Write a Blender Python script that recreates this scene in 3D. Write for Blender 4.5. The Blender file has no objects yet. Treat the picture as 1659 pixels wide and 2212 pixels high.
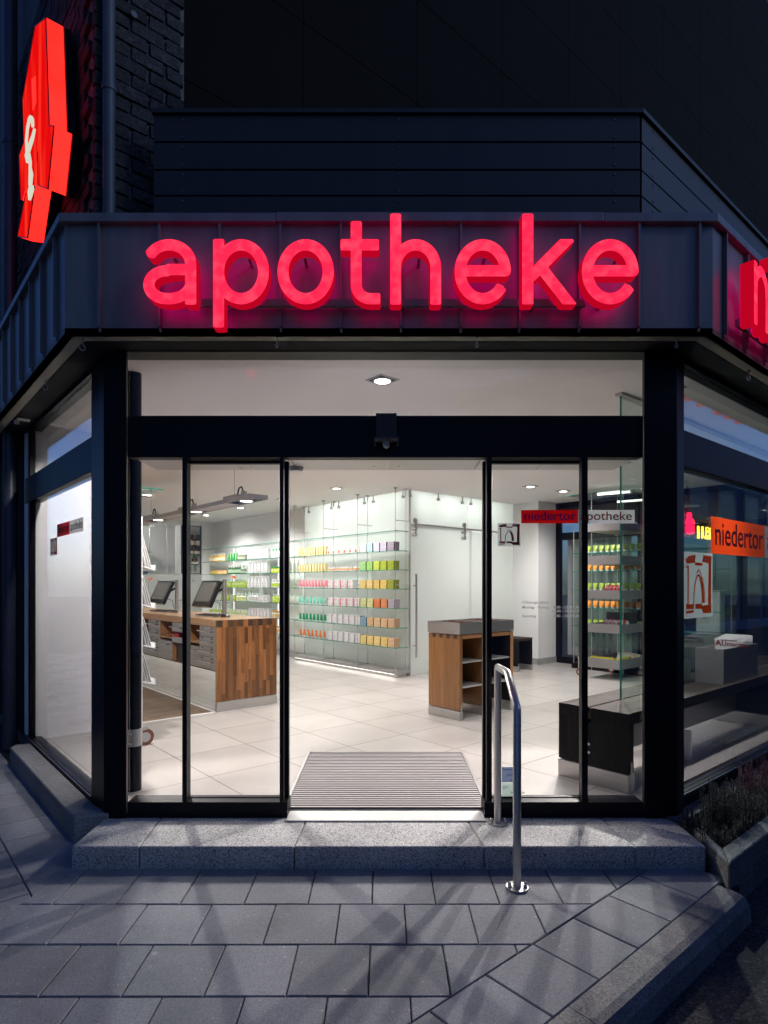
import bpy, bmesh, math, random
import numpy as np
from mathutils import Vector
R_ = math.radians
SC = bpy.context.scene
COL = SC.collection
rnd = random.Random(7)

# ---------------------------------------------------------------- camera, world, sun, exposure
EYE = 1.45                                    # shop floor is z = 0, the pavement lies 0.128 m lower
FOC, CXD, CYD = 1310.0, 829.5, 1261.0         # calibration in a 1659 x 2212 picture
cam = bpy.data.cameras.new("camera"); cam_o = bpy.data.objects.new("camera", cam); COL.objects.link(cam_o)
cam_o.location = (0, 0, EYE); cam_o.rotation_euler = (R_(90), 0, 0)
cam.sensor_fit = 'HORIZONTAL'; cam.sensor_width = 36; cam.lens = 36 * FOC / 1659
cam.shift_y = (CYD - 1106) / 1659; cam.clip_start = 0.05; cam.clip_end = 500
SC.camera = cam_o

world = bpy.data.worlds.new("World"); SC.world = world; world.use_nodes = True
wn = world.node_tree.nodes; wl = world.node_tree.links
bg = wn['Background']
sky = wn.new('ShaderNodeTexSky'); sky.sky_type = 'NISHITA'; sky.sun_disc = False
SUN_EL, SUN_AZ = R_(9), R_(110)
sky.sun_elevation = SUN_EL; sky.sun_rotation = SUN_AZ
tint = wn.new('ShaderNodeMix'); tint.data_type = 'RGBA'; tint.blend_type = 'MULTIPLY'
tint.inputs[0].default_value = 1.0; tint.inputs[7].default_value = (0.25, 0.44, 1.0, 1)   # blue hour
wl.new(sky.outputs[0], tint.inputs[6]); wl.new(tint.outputs[2], bg.inputs[0])
bg.inputs[1].default_value = 0.15
sl = bpy.data.lights.new("sun", 'SUN'); sl.energy = 0.30; sl.angle = R_(12); sl.color = (0.62, 0.74, 1.0)
sun = bpy.data.objects.new("sun", sl); COL.objects.link(sun)
sun.rotation_euler = Vector((-0.9, 0.36, -0.62)).to_track_quat('-Z', 'Y').to_euler()

SC.view_settings.view_transform = 'Standard'; SC.view_settings.look = 'None'
SC.view_settings.exposure = 0; SC.view_settings.gamma = 1
SC.render.engine = 'CYCLES'
SC.cycles.use_denoising = True
SC.cycles.max_bounces = 10; SC.cycles.transparent_max_bounces = 24
SC.cycles.sample_clamp_indirect = 6.0
SC.cycles.caustics_reflective = False; SC.cycles.caustics_refractive = False

# ---------------------------------------------------------------- frames: the shop's walls run along U and V
TH = math.atan2(.652, .758)
CU, SU = math.cos(TH), math.sin(TH)
def UV(u, v, z=0.0): return Vector((CU * u - SU * v, SU * u + CU * v, z))
def XY(x, y, z=0.0): return Vector((x, y, z))
def to_uv(p): return (CU * p.x + SU * p.y, -SU * p.x + CU * p.y)
U, V, Z = UV(1, 0), UV(0, 1), Vector((0, 0, 1))
def ray(px, py): return Vector(((px - CXD) / FOC, 1.0, (CYD - py) / FOC))
def at_z(px, py, z): d = ray(px, py); t = (z - EYE) / d.z; return Vector((d.x * t, t, z))
def at_y(px, py, y): d = ray(px, py); return Vector((d.x * y, y, EYE + d.z * y))
def at_u(px, py, u): d = ray(px, py); t = u / d.dot(U); return Vector((d.x * t, t, EYE + d.z * t))
def at_v(px, py, v): d = ray(px, py); t = v / d.dot(V); return Vector((d.x * t, t, EYE + d.z * t))
def v_of(px, u): return to_uv(at_u(px, CYD, u))[1]

# ---------------------------------------------------------------- materials
MATS = {}
def new_mat(name):
    m = bpy.data.materials.new(name); m.use_nodes = True
    n = m.node_tree.nodes; n.clear()
    out = n.new('ShaderNodeOutputMaterial')
    MATS[name] = m
    return m, n, m.node_tree.links, out
def coords(n, l, scale=(1, 1, 1), rotz=0.0):
    tc = n.new('ShaderNodeTexCoord'); mp = n.new('ShaderNodeMapping')
    mp.inputs['Scale'].default_value = scale; mp.inputs['Rotation'].default_value = (0, 0, rotz)
    geo = n.new('ShaderNodeNewGeometry')
    l.new(geo.outputs['Position'], mp.inputs['Vector'])
    return mp.outputs['Vector']
def noise(n, l, vec, scale, detail=4, rough=.55):
    t = n.new('ShaderNodeTexNoise'); t.inputs['Scale'].default_value = scale
    t.inputs['Detail'].default_value = detail; t.inputs['Roughness'].default_value = rough
    l.new(vec, t.inputs['Vector']); return t.outputs['Fac']
def ramp(n, l, fac, stops):
    r = n.new('ShaderNodeValToRGB'); e = r.color_ramp.elements
    while len(e) < len(stops): e.new(0.5)
    for k, (p, c) in enumerate(stops):
        e[k].position = p; e[k].color = (c[0], c[1], c[2], 1)
    l.new(fac, r.inputs['Fac']); return r.outputs['Color']
def mixc(n, l, a, b, fac, mode='MIX'):
    m = n.new('ShaderNodeMix'); m.data_type = 'RGBA'; m.blend_type = mode
    for sock, val in ((m.inputs[0], fac), (m.inputs[6], a), (m.inputs[7], b)):
        if hasattr(val, 'links') or isinstance(val, bpy.types.NodeSocket): l.new(val, sock)
        elif isinstance(val, (int, float)): sock.default_value = val
        else: sock.default_value = (val[0], val[1], val[2], 1)
    return m.outputs[2]
def bump(n, l, h, strength=.3, dist=.01):
    b = n.new('ShaderNodeBump'); b.inputs['Strength'].default_value = strength; b.inputs['Distance'].default_value = dist
    l.new(h, b.inputs['Height']); return b.outputs['Normal']
def simple(name, col, rough=.5, metal=0.0, spec=.5, var=0.0, vscale=6.0, isl=0.0, bmp=0.0, bscale=60, stretch=(1, 1, 1), rotz=0, coat=0.0):
    m, n, l, out = new_mat(name)
    p = n.new('ShaderNodeBsdfPrincipled'); l.new(p.outputs[0], out.inputs[0])
    p.inputs['Roughness'].default_value = rough; p.inputs['Metallic'].default_value = metal
    p.inputs['Specular IOR Level'].default_value = spec; p.inputs['Coat Weight'].default_value = coat
    c = None
    vec = coords(n, l, stretch, rotz)
    if var:
        f = noise(n, l, vec, vscale)
        lo = [max(0, x * (1 - var)) for x in col]; hi = [min(1, x * (1 + var)) for x in col]
        c = ramp(n, l, f, [(.3, lo), (.7, hi)])
    if isl:
        g = n.new('ShaderNodeNewGeometry')
        f2 = ramp(n, l, g.outputs['Random Per Island'], [(0, (1 - isl,) * 3), (1, (1 + isl,) * 3)])
        c = mixc(n, l, c if c else col, f2, 1.0, 'MULTIPLY')
    if c: l.new(c, p.inputs['Base Color'])
    else: p.inputs['Base Color'].default_value = (*col, 1)
    if bmp: l.new(bump(n, l, noise(n, l, vec, bscale), bmp), p.inputs['Normal'])
    return m
def emit(name, col, strength, var=None, vscale=14, stretch=(1, 1, 1)):
    m, n, l, out = new_mat(name)
    e = n.new('ShaderNodeEmission'); l.new(e.outputs[0], out.inputs[0])
    e.inputs[0].default_value = (*col, 1); e.inputs[1].default_value = strength
    if var:
        f = noise(n, l, coords(n, l, stretch), vscale, 2, .4)
        l.new(ramp(n, l, f, [(.44, col), (.66, var)]), e.inputs[0])
    return m
def glass(name, tint=(.97, .985, .98), refl=1.0, rough=0.0):
    m, n, l, out = new_mat(name)
    t = n.new('ShaderNodeBsdfTransparent'); t.inputs[0].default_value = (*tint, 1)
    g = n.new('ShaderNodeBsdfGlossy'); g.inputs['Roughness'].default_value = rough
    f = n.new('ShaderNodeLayerWeight'); f.inputs['Blend'].default_value = .5     # Facing is 1 - cos: Schlick's curve, the same on both sides
    pw = n.new('ShaderNodeMath'); pw.operation = 'POWER'; pw.inputs[1].default_value = 5
    mu = n.new('ShaderNodeMath'); mu.operation = 'MULTIPLY_ADD'; mu.inputs[1].default_value = .96 * refl; mu.inputs[2].default_value = .04 * refl; mu.use_clamp = True
    mx = n.new('ShaderNodeMixShader')
    l.new(f.outputs['Facing'], pw.inputs[0]); l.new(pw.outputs[0], mu.inputs[0]); l.new(mu.outputs[0], mx.inputs[0])
    l.new(t.outputs[0], mx.inputs[1]); l.new(g.outputs[0], mx.inputs[2]); l.new(mx.outputs[0], out.inputs[0])
    return m

def speckle(name, base, dark, light, scale, rough=.8, isl=.0, bstr=.35, patch=.15, spots=False):
    """stone: grains of three tones, soft stains, tone per slab"""
    m, n, l, out = new_mat(name)
    p = n.new('ShaderNodeBsdfPrincipled'); l.new(p.outputs[0], out.inputs[0]); p.inputs['Roughness'].default_value = rough
    p.inputs['Specular IOR Level'].default_value = .35
    vec = coords(n, l)
    vo = n.new('ShaderNodeTexVoronoi'); vo.inputs['Scale'].default_value = scale; l.new(vec, vo.inputs['Vector'])
    sep = n.new('ShaderNodeSeparateColor'); l.new(vo.outputs['Color'], sep.inputs[0])
    c = ramp(n, l, sep.outputs[0], [(0, dark), (.18, dark), (.32, base), (.8, base), (1, light)])
    st = ramp(n, l, noise(n, l, vec, 2.3, 6, .6), [(.3, (1 - patch,) * 3), (.7, (1 + patch,) * 3)])
    c = mixc(n, l, c, st, 1.0, 'MULTIPLY')
    if spots:
        v2 = n.new('ShaderNodeTexVoronoi'); v2.inputs['Scale'].default_value = 3.1; l.new(vec, v2.inputs['Vector'])
        c = mixc(n, l, c, (.42, .41, .40), ramp(n, l, v2.outputs['Distance'], [(.030, (.55,) * 3), (.052, (0, 0, 0))]))
        v3 = n.new('ShaderNodeTexVoronoi'); v3.inputs['Scale'].default_value = 17; l.new(vec, v3.inputs['Vector'])
        c = mixc(n, l, c, (.50, .49, .47), ramp(n, l, v3.outputs['Distance'], [(.06, (.6,) * 3), (.10, (0, 0, 0))]))
        c = mixc(n, l, c, (.09, .085, .08), ramp(n, l, noise(n, l, vec, 1.4, 8, .72), [(.56, (0, 0, 0)), (.74, (.55,) * 3)]))
    if isl:
        g = n.new('ShaderNodeNewGeometry')
        c = mixc(n, l, c, ramp(n, l, g.outputs['Random Per Island'], [(0, (1 - isl,) * 3), (1, (1 + isl,) * 3)]), 1.0, 'MULTIPLY')
    l.new(c, p.inputs['Base Color'])
    l.new(bump(n, l, noise(n, l, vec, scale * .8, 3), bstr, .004), p.inputs['Normal'])
    return m
def wood(name, c0, c1, rough=.35, isl=.35, grain_axis=2, scale=1.0, coat=.15, spec=.5):
    m, n, l, out = new_mat(name)
    p = n.new('ShaderNodeBsdfPrincipled'); l.new(p.outputs[0], out.inputs[0]); p.inputs['Roughness'].default_value = rough; p.inputs['Specular IOR Level'].default_value = spec
    p.inputs['Coat Weight'].default_value = coat; p.inputs['Coat Roughness'].default_value = .25
    s = [38 * scale] * 3; s[grain_axis] = 2.2 * scale
    vec = coords(n, l, tuple(s), -TH)
    g = n.new('ShaderNodeNewGeometry')
    ad = n.new('ShaderNodeVectorMath'); ad.operation = 'ADD'; l.new(vec, ad.inputs[0])
    sc = n.new('ShaderNodeVectorMath'); sc.operation = 'SCALE'; sc.inputs[0].default_value = (31, 17, 23)
    l.new(g.outputs['Random Per Island'], sc.inputs['Scale']); l.new(sc.outputs[0], ad.inputs[1])
    f = noise(n, l, ad.outputs[0], 1.0, 5, .65)
    c = ramp(n, l, f, [(.28, c0), (.72, c1)])
    if isl:
        c = mixc(n, l, c, ramp(n, l, g.outputs['Random Per Island'], [(0, (1 - isl,) * 3), (.5, (1, 1, 1)), (1, (1 + isl, 1 + isl * .95, 1 + isl * .85))]), 1.0, 'MULTIPLY')
    l.new(c, p.inputs['Base Color']); l.new(bump(n, l, f, .12, .003), p.inputs['Normal'])
    return m

simple('granite_dark_joint', (.03, .03, .032), .9)
speckle('granite', (.44, .43, .42), (.10, .10, .10), (.68, .67, .66), 230, .75, .05)
speckle('paving', (.215, .222, .238), (.15, .155, .165), (.28, .285, .30), 330, .85, .12, .3, .16, True)
speckle('cobble', (.14, .135, .13), (.06, .06, .06), (.26, .25, .24), 150, .9, .2, .8, .2)
speckle('kerb_concrete', (.21, .205, .20), (.13, .13, .125), (.30, .29, .28), 160, .85, .04, .35, .22)
speckle('old_concrete', (.15, .15, .15), (.08, .08, .08), (.23, .23, .22), 130, .9, 0, .5, .35)
speckle('asphalt', (.045, .045, .047), (.02, .02, .02), (.11, .11, .11), 120, .9, 0, .9, .2)
simple('soil', (.022, .016, .012), .95, var=.5, vscale=30, bmp=.8, bscale=80)
simple('black_metal', (.0035, .0035, .007), .42, 0, .17)
simple('black_rubber', (.012, .012, .012), .7)
simple('gap_black', (.004, .004, .004), .9)
simple('zinc', (.195, .18, .18), .45, .25, .5, var=.16, vscale=2.2, stretch=(4, 4, .5), bmp=.03, bscale=8)
simple('soffit', (.42, .39, .30), .6, var=.06)
simple('cladding', (.018, .0115, .0095), .5, var=.3, vscale=3, stretch=(3, 3, .5))
simple('dark_facade', (.0028, .0025, .0026), .9, 0, .15, var=.3, vscale=1.2, bmp=.2, bscale=40)
speckle('dark_brick', (.030, .028, .030), (.016, .015, .016), (.052, .05, .05), 60, .9, .35, 1.0, .4)
simple('mortar', (.12, .118, .12), .95, var=.2, vscale=25, bmp=.5, bscale=120)
simple('pipe_paint', (.08, .08, .09), .5, .2, var=.12, vscale=9)
simple('pipe_dark', (.045, .05, .07), .4, .2, var=.15, vscale=9)
simple('white_wall', (.86, .85, .85), .6, var=.015, vscale=2)
simple('ceiling_paint', (.85, .815, .81), .75, var=.012, vscale=2)
simple('floor_tile', (.40, .368, .345), .30, 0, .45, var=.07, vscale=2.4, isl=.05, bmp=.02, bscale=30)
simple('grout', (.11, .10, .09), .9)
wood('parquet', (.13, .085, .055), (.25, .17, .115), .45, .28, 0, 1.0, .05)
wood('block_wood', (.095, .034, .010), (.245, .100, .030), .38, .55, 2)
wood('block_dark', (.035, .02, .012), (.07, .04, .022), .35, .3, 2)
wood('top_wood', (.33, .17, .075), (.46, .26, .125), .22, .12, 1)
wood('edge_wood', (.30, .13, .05), (.43, .22, .09), .4, .12, 1)
wood('oak', (.20, .082, .026), (.33, .155, .052), .38, .18, 2)
wood('red_wood', (.10, .035, .016), (.19, .075, .03), .4, .2, 2)
wood('stained', (.006, .0055, .005), (.016, .014, .013), .6, .35, 2, 1.0, 0, .12)
wood('stained_top', (.022, .017, .015), (.048, .038, .032), .75, .35, 0, 1.0, 0, .08)
simple('steel', (.50, .49, .48), .34, .85, var=.08, vscale=3, stretch=(1, 1, 30), bmp=.02, bscale=20)
simple('steel_shiny', (.60, .58, .56), .2, .95, var=.05)
simple('alu', (.55, .54, .53), .42, .6, var=.05)
simple('mat_rib', (.29, .27, .265), .55, .3)
simple('tray_grey', (.24, .225, .225), .5, .3, var=.05)
simple('alu_dark', (.055, .052, .05), .6, .2)
simple('lamp_grey', (.48, .46, .46), .5, .25)
simple('white_plastic', (.75, .75, .74), .35)
simple('grey_plastic', (.36, .36, .36), .45)
simple('black_plastic', (.012, .012, .013), .3, var=.1)
simple('keycap', (.025, .025, .027), .5, isl=.3)
simple('screen', (.15, .15, .14), .06, 0, 1.0)
simple('caster_brown', (.16, .05, .03), .45)
simple('pharmacy_edge', (.42, .006, .006), .5)
simple('red_paint', (.55, .012, .008), .4)
simple('orange_paint', (.80, .16, .02), .4)
simple('paper_white', (.80, .79, .77), .6, var=.03, vscale=14)
simple('curtain', (.30, .29, .31), .9, var=.08, vscale=3)
simple('stem_green', (.10, .16, .04), .6)
simple('gerbera', (.80, .11, .02), .5, var=.2, vscale=80)
simple('heather_dark', (.055, .046, .038), .9, isl=.5)
simple('heather_pink', (.11, .040, .060), .9, isl=.5)
simple('dry_grass', (.24, .19, .12), .9, isl=.4)
simple('street_wall', (.17, .25, .46), .8, var=.1, vscale=2)
simple('street_frame', (.30, .31, .33), .6)
simple('edge_green', (.02, .28, .19), .15, 0, .6)
glass('pane', (.985, .99, .985), 1.0)
glass('shop_pane', (.97, .98, .985), 1.15)
glass('display_pane', (.93, .955, .98), 1.6)
glass('green_pane', (.88, .955, .925), 1.0)
glass('shelf_glass', (.93, .985, .965), .8)
emit('lamp_disc', (1, .96, .90), 14)
emit('tube_light', (1, .98, .95), 2.2)
emit('plinth_light', (1, .97, .92), 7)
emit('sign_face', (1.0, .018, .068), 1.35, (1.0, .046, .10), 17)
emit('sign_back', (1.0, .0, .24), 2.2)
emit('sign_side', (.80, .001, .024), .62)
emit('pharmacy_red', (.80, .003, .004), 1.0, (1.0, .034, .016), 2.2, (4, 4, .45))
emit('pharmacy_side', (1.0, .020, .015), 2.2, (1.0, .016, .011), 3)
emit('pharmacy_white', (.80, .82, .66), .85)
emit('neon_yellow', (1.0, .72, .05), 9)
emit('neon_red', (1.0, .01, .07), 7)
# frosted glass: light from the room behind comes through it, light from the shop is scattered back
m, n, l, out = new_mat('frosted')
tr = n.new('ShaderNodeBsdfTranslucent'); tr.inputs[0].default_value = (.87, .895, .87, 1)
df = n.new('ShaderNodeBsdfDiffuse'); df.inputs[0].default_value = (.66, .69, .66, 1)
gl = n.new('ShaderNodeBsdfGlossy'); gl.inputs['Roughness'].default_value = .06
mx = n.new('ShaderNodeMixShader'); mx.inputs[0].default_value = .55
l.new(tr.outputs[0], mx.inputs[1]); l.new(df.outputs[0], mx.inputs[2])
fr = n.new('ShaderNodeFresnel'); fr.inputs[0].default_value = 1.4
mx2 = n.new('ShaderNodeMixShader'); l.new(fr.outputs[0], mx2.inputs[0]); l.new(mx.outputs[0], mx2.inputs[1]); l.new(gl.outputs[0], mx2.inputs[2])
l.new(mx2.outputs[0], out.inputs[0])
# sticker film that lets part of what is behind it through
def film(name, col, clear):
    m, n, l, out = new_mat(name)
    t = n.new('ShaderNodeBsdfTransparent'); d = n.new('ShaderNodeBsdfPrincipled'); d.inputs['Base Color'].default_value = (*col, 1); d.inputs['Roughness'].default_value = .4
    tl = n.new('ShaderNodeBsdfTranslucent'); tl.inputs[0].default_value = (*col, 1)
    a = n.new('ShaderNodeMixShader'); a.inputs[0].default_value = .55; l.new(d.outputs[0], a.inputs[1]); l.new(tl.outputs[0], a.inputs[2])
    b = n.new('ShaderNodeMixShader'); b.inputs[0].default_value = clear; l.new(a.outputs[0], b.inputs[1]); l.new(t.outputs[0], b.inputs[2])
    l.new(b.outputs[0], out.inputs[0])
film('film_red', (.55, .010, .006), .05); film('film_grey', (.50, .50, .50), .25); film('film_orange', (.95, .20, .02), .05)
film('film_white', (.52, .54, .53), .22); film('film_dark_red', (.26, .010, .012), 0); film('film_purple', (.20, .015, .10), 0)
film('film_blue', (.045, .03, .30), 0); film('film_silver', (.48, .49, .49), .15); film('film_black', (.03, .03, .03), 0)
film('film_pale_blue', (.30, .36, .50), .1); film('film_pale_green', (.66, .76, .72), .1); film('film_teal', (.05, .40, .36), 0)

# ---------------------------------------------------------------- mesh builder
WL = {}
def M(x): return MATS[x] if isinstance(x, str) else x
class MB:
    def __init__(s): s.v = []; s.f = []; s.mi = []; s.sm = []
    def add(s, vs, fs, mi=0, sm=False):
        b = len(s.v); s.v += [Vector(p) for p in vs]
        for f in fs: s.f.append([b + i for i in f]); s.mi.append(mi); s.sm.append(sm)
        return s
    def box(s, F, a0, a1, b0, b1, z0, z1, mi=0):
        p = [F(a, b, z) for z in (z0, z1) for a, b in ((a0, b0), (a1, b0), (a1, b1), (a0, b1))]
        return s.add(p, [(3, 2, 1, 0), (4, 5, 6, 7), (0, 1, 5, 4), (1, 2, 6, 5), (2, 3, 7, 6), (3, 0, 4, 7)], mi)
    def prism(s, F, poly, z0, z1, mi=0):
        n = len(poly); p = [F(a, b, z) for z in (z0, z1) for a, b in poly]
        return s.add(p, [list(range(n))[::-1], list(range(n, 2 * n))] + [(i, (i + 1) % n, n + (i + 1) % n, n + i) for i in range(n)], mi)
    def slab(s, pts, off, mi=0):
        """a polygon of world points given thickness by the vector off"""
        n = len(pts); off = Vector(off); p = [Vector(q) for q in pts] + [Vector(q) + off for q in pts]
        return s.add(p, [list(range(n))[::-1], list(range(n, 2 * n))] + [(i, (i + 1) % n, n + (i + 1) % n, n + i) for i in range(n)], mi)
    def cyl(s, p0, p1, r, n=12, mi=0, r1=None, caps=True):
        p0, p1 = Vector(p0), Vector(p1); d = (p1 - p0).normalized(); r1 = r if r1 is None else r1
        a = d.orthogonal().normalized(); b = d.cross(a)
        vs = [p + (a * math.cos(t) + b * math.sin(t)) * q for p, q in ((p0, r), (p1, r1)) for t in [2 * math.pi * i / n for i in range(n)]]
        s.add(vs, [(i, (i + 1) % n, n + (i + 1) % n, n + i) for i in range(n)], mi, True)
        if caps: s.add(vs, [list(range(n))[::-1], list(range(n, 2 * n))], mi)
        return s
    def tube(s, path, r, n=10, mi=0, caps=True):
        path = [Vector(p) for p in path]; rings = []; a = None
        for i, p in enumerate(path):
            d0 = (p - path[i - 1]).normalized() if i else None
            d1 = (path[i + 1] - p).normalized() if i < len(path) - 1 else None
            d = ((d0 or d1) + (d1 or d0)).normalized()
            k = 1.0 / max(.4, d.dot(d1 if d1 else d0))
            if a is None: a = d.orthogonal().normalized()
            a = (a - d * a.dot(d)).normalized(); b = d.cross(a)
            bend = (d1 - d0) if (d0 and d1) else None
            ring = []
            for t in range(n):
                o = a * math.cos(2 * math.pi * t / n) + b * math.sin(2 * math.pi * t / n)
                if bend and bend.length > .05:
                    e = bend.normalized(); o = o + e * (o.dot(e) * (k - 1))
                ring.append(p + o * r)
            rings.append(ring)
        vs = [q for g in rings for q in g]; m_ = len(rings)
        s.add(vs, [(j * n + i, j * n + (i + 1) % n, (j + 1) * n + (i + 1) % n, (j + 1) * n + i) for j in range(m_ - 1) for i in range(n)], mi, True)
        if caps: s.add(vs, [list(range(n))[::-1], list(range((m_ - 1) * n, m_ * n))], mi)
        return s
    def lathe(s, c, prof, n=14, mis=0, sx=1.0, sy=1.0, smooth=True):
        """prof: [(r, z), ...]; mis: one index, or one for each band"""
        c = Vector(c); m_ = len(prof)
        vs = [c + Vector((r * sx * math.cos(2 * math.pi * i / n), r * sy * math.sin(2 * math.pi * i / n), z)) for r, z in prof for i in range(n)]
        for j in range(m_ - 1):
            mi = mis if isinstance(mis, int) else mis[j]
            s.add([vs[j * n + i] for i in range(n)] + [vs[(j + 1) * n + i] for i in range(n)], [(i, (i + 1) % n, n + (i + 1) % n, n + i) for i in range(n)], mi, smooth)
        s.add(vs[:n], [list(range(n))[::-1]], mis if isinstance(mis, int) else mis[0])
        s.add(vs[-n:], [list(range(n))], mis if isinstance(mis, int) else mis[-1])
        return s
    def mesh(s, name, mats, origin):
        me = bpy.data.meshes.new(name); o = Vector(origin)
        me.from_pydata([tuple(p - o) for p in s.v], [], s.f)
        for m_ in (mats if isinstance(mats, (list, tuple)) else [mats]): me.materials.append(M(m_))
        me.polygons.foreach_set('material_index', s.mi); me.polygons.foreach_set('use_smooth', s.sm)
        me.update(); return me
    def center(s):
        n = len(s.v); a = sum((p for p in s.v), Vector()) / n
        return Vector((a.x, a.y, min(p.z for p in s.v)))
    def build(s, name, mats, parent=None, bevel=0.0, seg=2, props=None):
        org = WL[parent.name] if parent else s.center()
        o = bpy.data.objects.new(name, s.mesh(name, mats, org)); COL.objects.link(o)
        WL[o.name] = Vector(org)
        if parent: o.parent = parent
        else: o.location = org
        if bevel:
            b = o.modifiers.new('bevel', 'BEVEL'); b.width = bevel; b.segments = seg; b.limit_method = 'ANGLE'; b.angle_limit = R_(40)
        if props: tag(o, *props)
        return o
def tag(o, label=None, cat=None, group=None, kind=None):
    if label: o['label'] = label
    if cat: o['category'] = cat
    if group: o['group'] = group
    if kind: o['kind'] = kind
    return o
def thing(name, label, cat, loc, group=None):
    o = bpy.data.objects.new(name, None); COL.objects.link(o); o.location = loc; o.empty_display_size = .1
    WL[o.name] = Vector(loc); return tag(o, label, cat, group)
def struct(name, mb, mats, **k):
    o = mb.build(name, mats, None, **k); o['kind'] = 'structure'; return o
def kids(o): return [c for c in bpy.data.objects if c.parent == o]
def dup(o, delta, label=None):
    r = o.copy(); COL.objects.link(r); r.location = o.location + Vector(delta); WL[r.name] = WL[o.name] + Vector(delta)
    if label: r['label'] = label
    for c in kids(o):
        k = c.copy(); COL.objects.link(k); k.parent = r
        for g in kids(c):
            q = g.copy(); COL.objects.link(q); q.parent = k
    return r
def clip(poly, planes):
    """keep the side where n.p <= d of every plane ((nx, ny), d)"""
    for (nx, ny), d in planes:
        if not poly: return poly
        res = []
        for i, p in enumerate(poly):
            q = poly[(i + 1) % len(poly)]; sp = nx * p[0] + ny * p[1] - d; sq = nx * q[0] + ny * q[1] - d
            if sp <= 0: res.append(p)
            if sp * sq < 0:
                t = sp / (sp - sq); res.append((p[0] + (q[0] - p[0]) * t, p[1] + (q[1] - p[1]) * t))
        poly = res
    return poly
def face_map(org, right, up, nrm):
    org, right, up, nrm = map(Vector, (org, right, up, nrm))
    return lambda p: org + right * p[0] + up * p[1] + nrm * p[2]
DG = None
def curve_mesh(mb, cu, fm, mi=0, side_mi=None, flip=False, back_mi=None):
    """evaluate a curve or text into the builder, mapped onto a face"""
    o = bpy.data.objects.new('tmp', cu); COL.objects.link(o)
    dg = bpy.context.evaluated_depsgraph_get(); dg.update()
    me = o.evaluated_get(dg).to_mesh()
    vs = [fm((-p.co.x if flip else p.co.x, p.co.y, p.co.z)) for p in me.vertices]
    b = len(mb.v); mb.v += vs
    for p in me.polygons:
        mb.f.append([b + i for i in p.vertices][::-1 if flip else 1]); mb.sm.append(False)
        mb.mi.append(mi if side_mi is None or p.normal.z > .5 else (back_mi if back_mi is not None and p.normal.z < -.5 else side_mi))
    o.evaluated_get(dg).to_mesh_clear(); bpy.data.objects.remove(o); bpy.data.curves.remove(cu)
def text(mb, body, size, fm, mi=0, width=None, extrude=.0006, align='LEFT', flip=False, spacing=1.0, bold=0.0):
    cu = bpy.data.curves.new('t', 'FONT'); cu.body = body; cu.size = size; cu.extrude = extrude; cu.align_x = align; cu.space_character = spacing
    cu.offset = bold
    if width:
        o = bpy.data.objects.new('tmp', cu); COL.objects.link(o); bpy.context.view_layer.update()
        w = o.dimensions.x; bpy.data.objects.remove(o); k = width / w
        f0 = fm; fm = lambda p: f0((p[0] * k, p[1], p[2]))
    curve_mesh(mb, cu, fm, mi, flip=flip)
# glyphs: outlines of joined strokes, traced from a distance field
def trace(strokes, x0, x1, y0, y1, n=150, clipper=None):
    h = max(x1 - x0, y1 - y0) / n; nx, ny = int((x1 - x0) / h) + 3, int((y1 - y0) / h) + 3
    gx = x0 - h + h * np.arange(nx); gy = y0 - h + h * np.arange(ny); X, Y = np.meshgrid(gx, gy, indexing='ij')
    D = np.full(X.shape, 1e9)
    for pts, hw in strokes:
        pts = [q for i, q in enumerate(pts) if i == 0 or math.dist(q, pts[i - 1]) > 1e-6]
        m_ = len(pts) - 1
        for i in range(m_):
            a, b = np.array(pts[i], float), np.array(pts[i + 1], float); d = b - a; L = math.hypot(*d); d = d / max(L, 1e-9)
            t = (X - a[0]) * d[0] + (Y - a[1]) * d[1]; s_ = np.abs((X - a[0]) * -d[1] + (Y - a[1]) * d[0])
            r0 = np.where(t < 0, np.hypot(t, s_) - hw if i else np.maximum(s_ - hw, -t), np.where(t > L, np.hypot(t - L, s_) - hw if i < m_ - 1 else np.maximum(s_ - hw, t - L), s_ - hw))
            D = np.minimum(D, r0)
    if clipper is not None: D = np.maximum(D, clipper(X, Y))
    D = D + h * 1.37e-3
    segs = {}
    def ip(i, j, k, l):
        a, b = D[i, j], D[k, l]; t = a / (a - b); return (gx[i] + (gx[k] - gx[i]) * t, gy[j] + (gy[l] - gy[j]) * t)
    for i in range(nx - 1):
        for j in range(ny - 1):
            c = (D[i, j] < 0) | (D[i + 1, j] < 0) << 1 | (D[i + 1, j + 1] < 0) << 2 | (D[i, j + 1] < 0) << 3
            c = int(c)
            if c in (0, 15): continue
            e = {'b': ((i, j, i + 1, j), ('h', i, j)), 'r': ((i + 1, j, i + 1, j + 1), ('v', i + 1, j)), 't': ((i, j + 1, i + 1, j + 1), ('h', i, j + 1)), 'l': ((i, j, i, j + 1), ('v', i, j))}
            tab = {1: 'lb', 2: 'br', 3: 'lr', 4: 'rt', 5: 'lbrt', 6: 'bt', 7: 'lt', 8: 'tl', 9: 'tb', 10: 'brtl', 11: 'tr', 12: 'rl', 13: 'rb', 14: 'bl'}[c]
            for q in range(0, len(tab), 2):
                A, B = e[tab[q]], e[tab[q + 1]]
                segs[A[1]] = (ip(*A[0]), B[1])
    loops = []
    while segs:
        k, (p, nx_) = segs.popitem(); lp = [p]
        while nx_ in segs: p, nx_ = segs.pop(nx_); lp.append(p)
        out = []
        for q in range(len(lp)):          # drop points on straight runs
            a, b, c = lp[q - 1], lp[q], lp[(q + 1) % len(lp)]
            if abs((b[0] - a[0]) * (c[1] - b[1]) - (b[1] - a[1]) * (c[0] - b[0])) > 1e-4 * h * h + 1e-9: out.append(b)
        if len(out) > 2: loops.append(out)
    return loops
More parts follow.
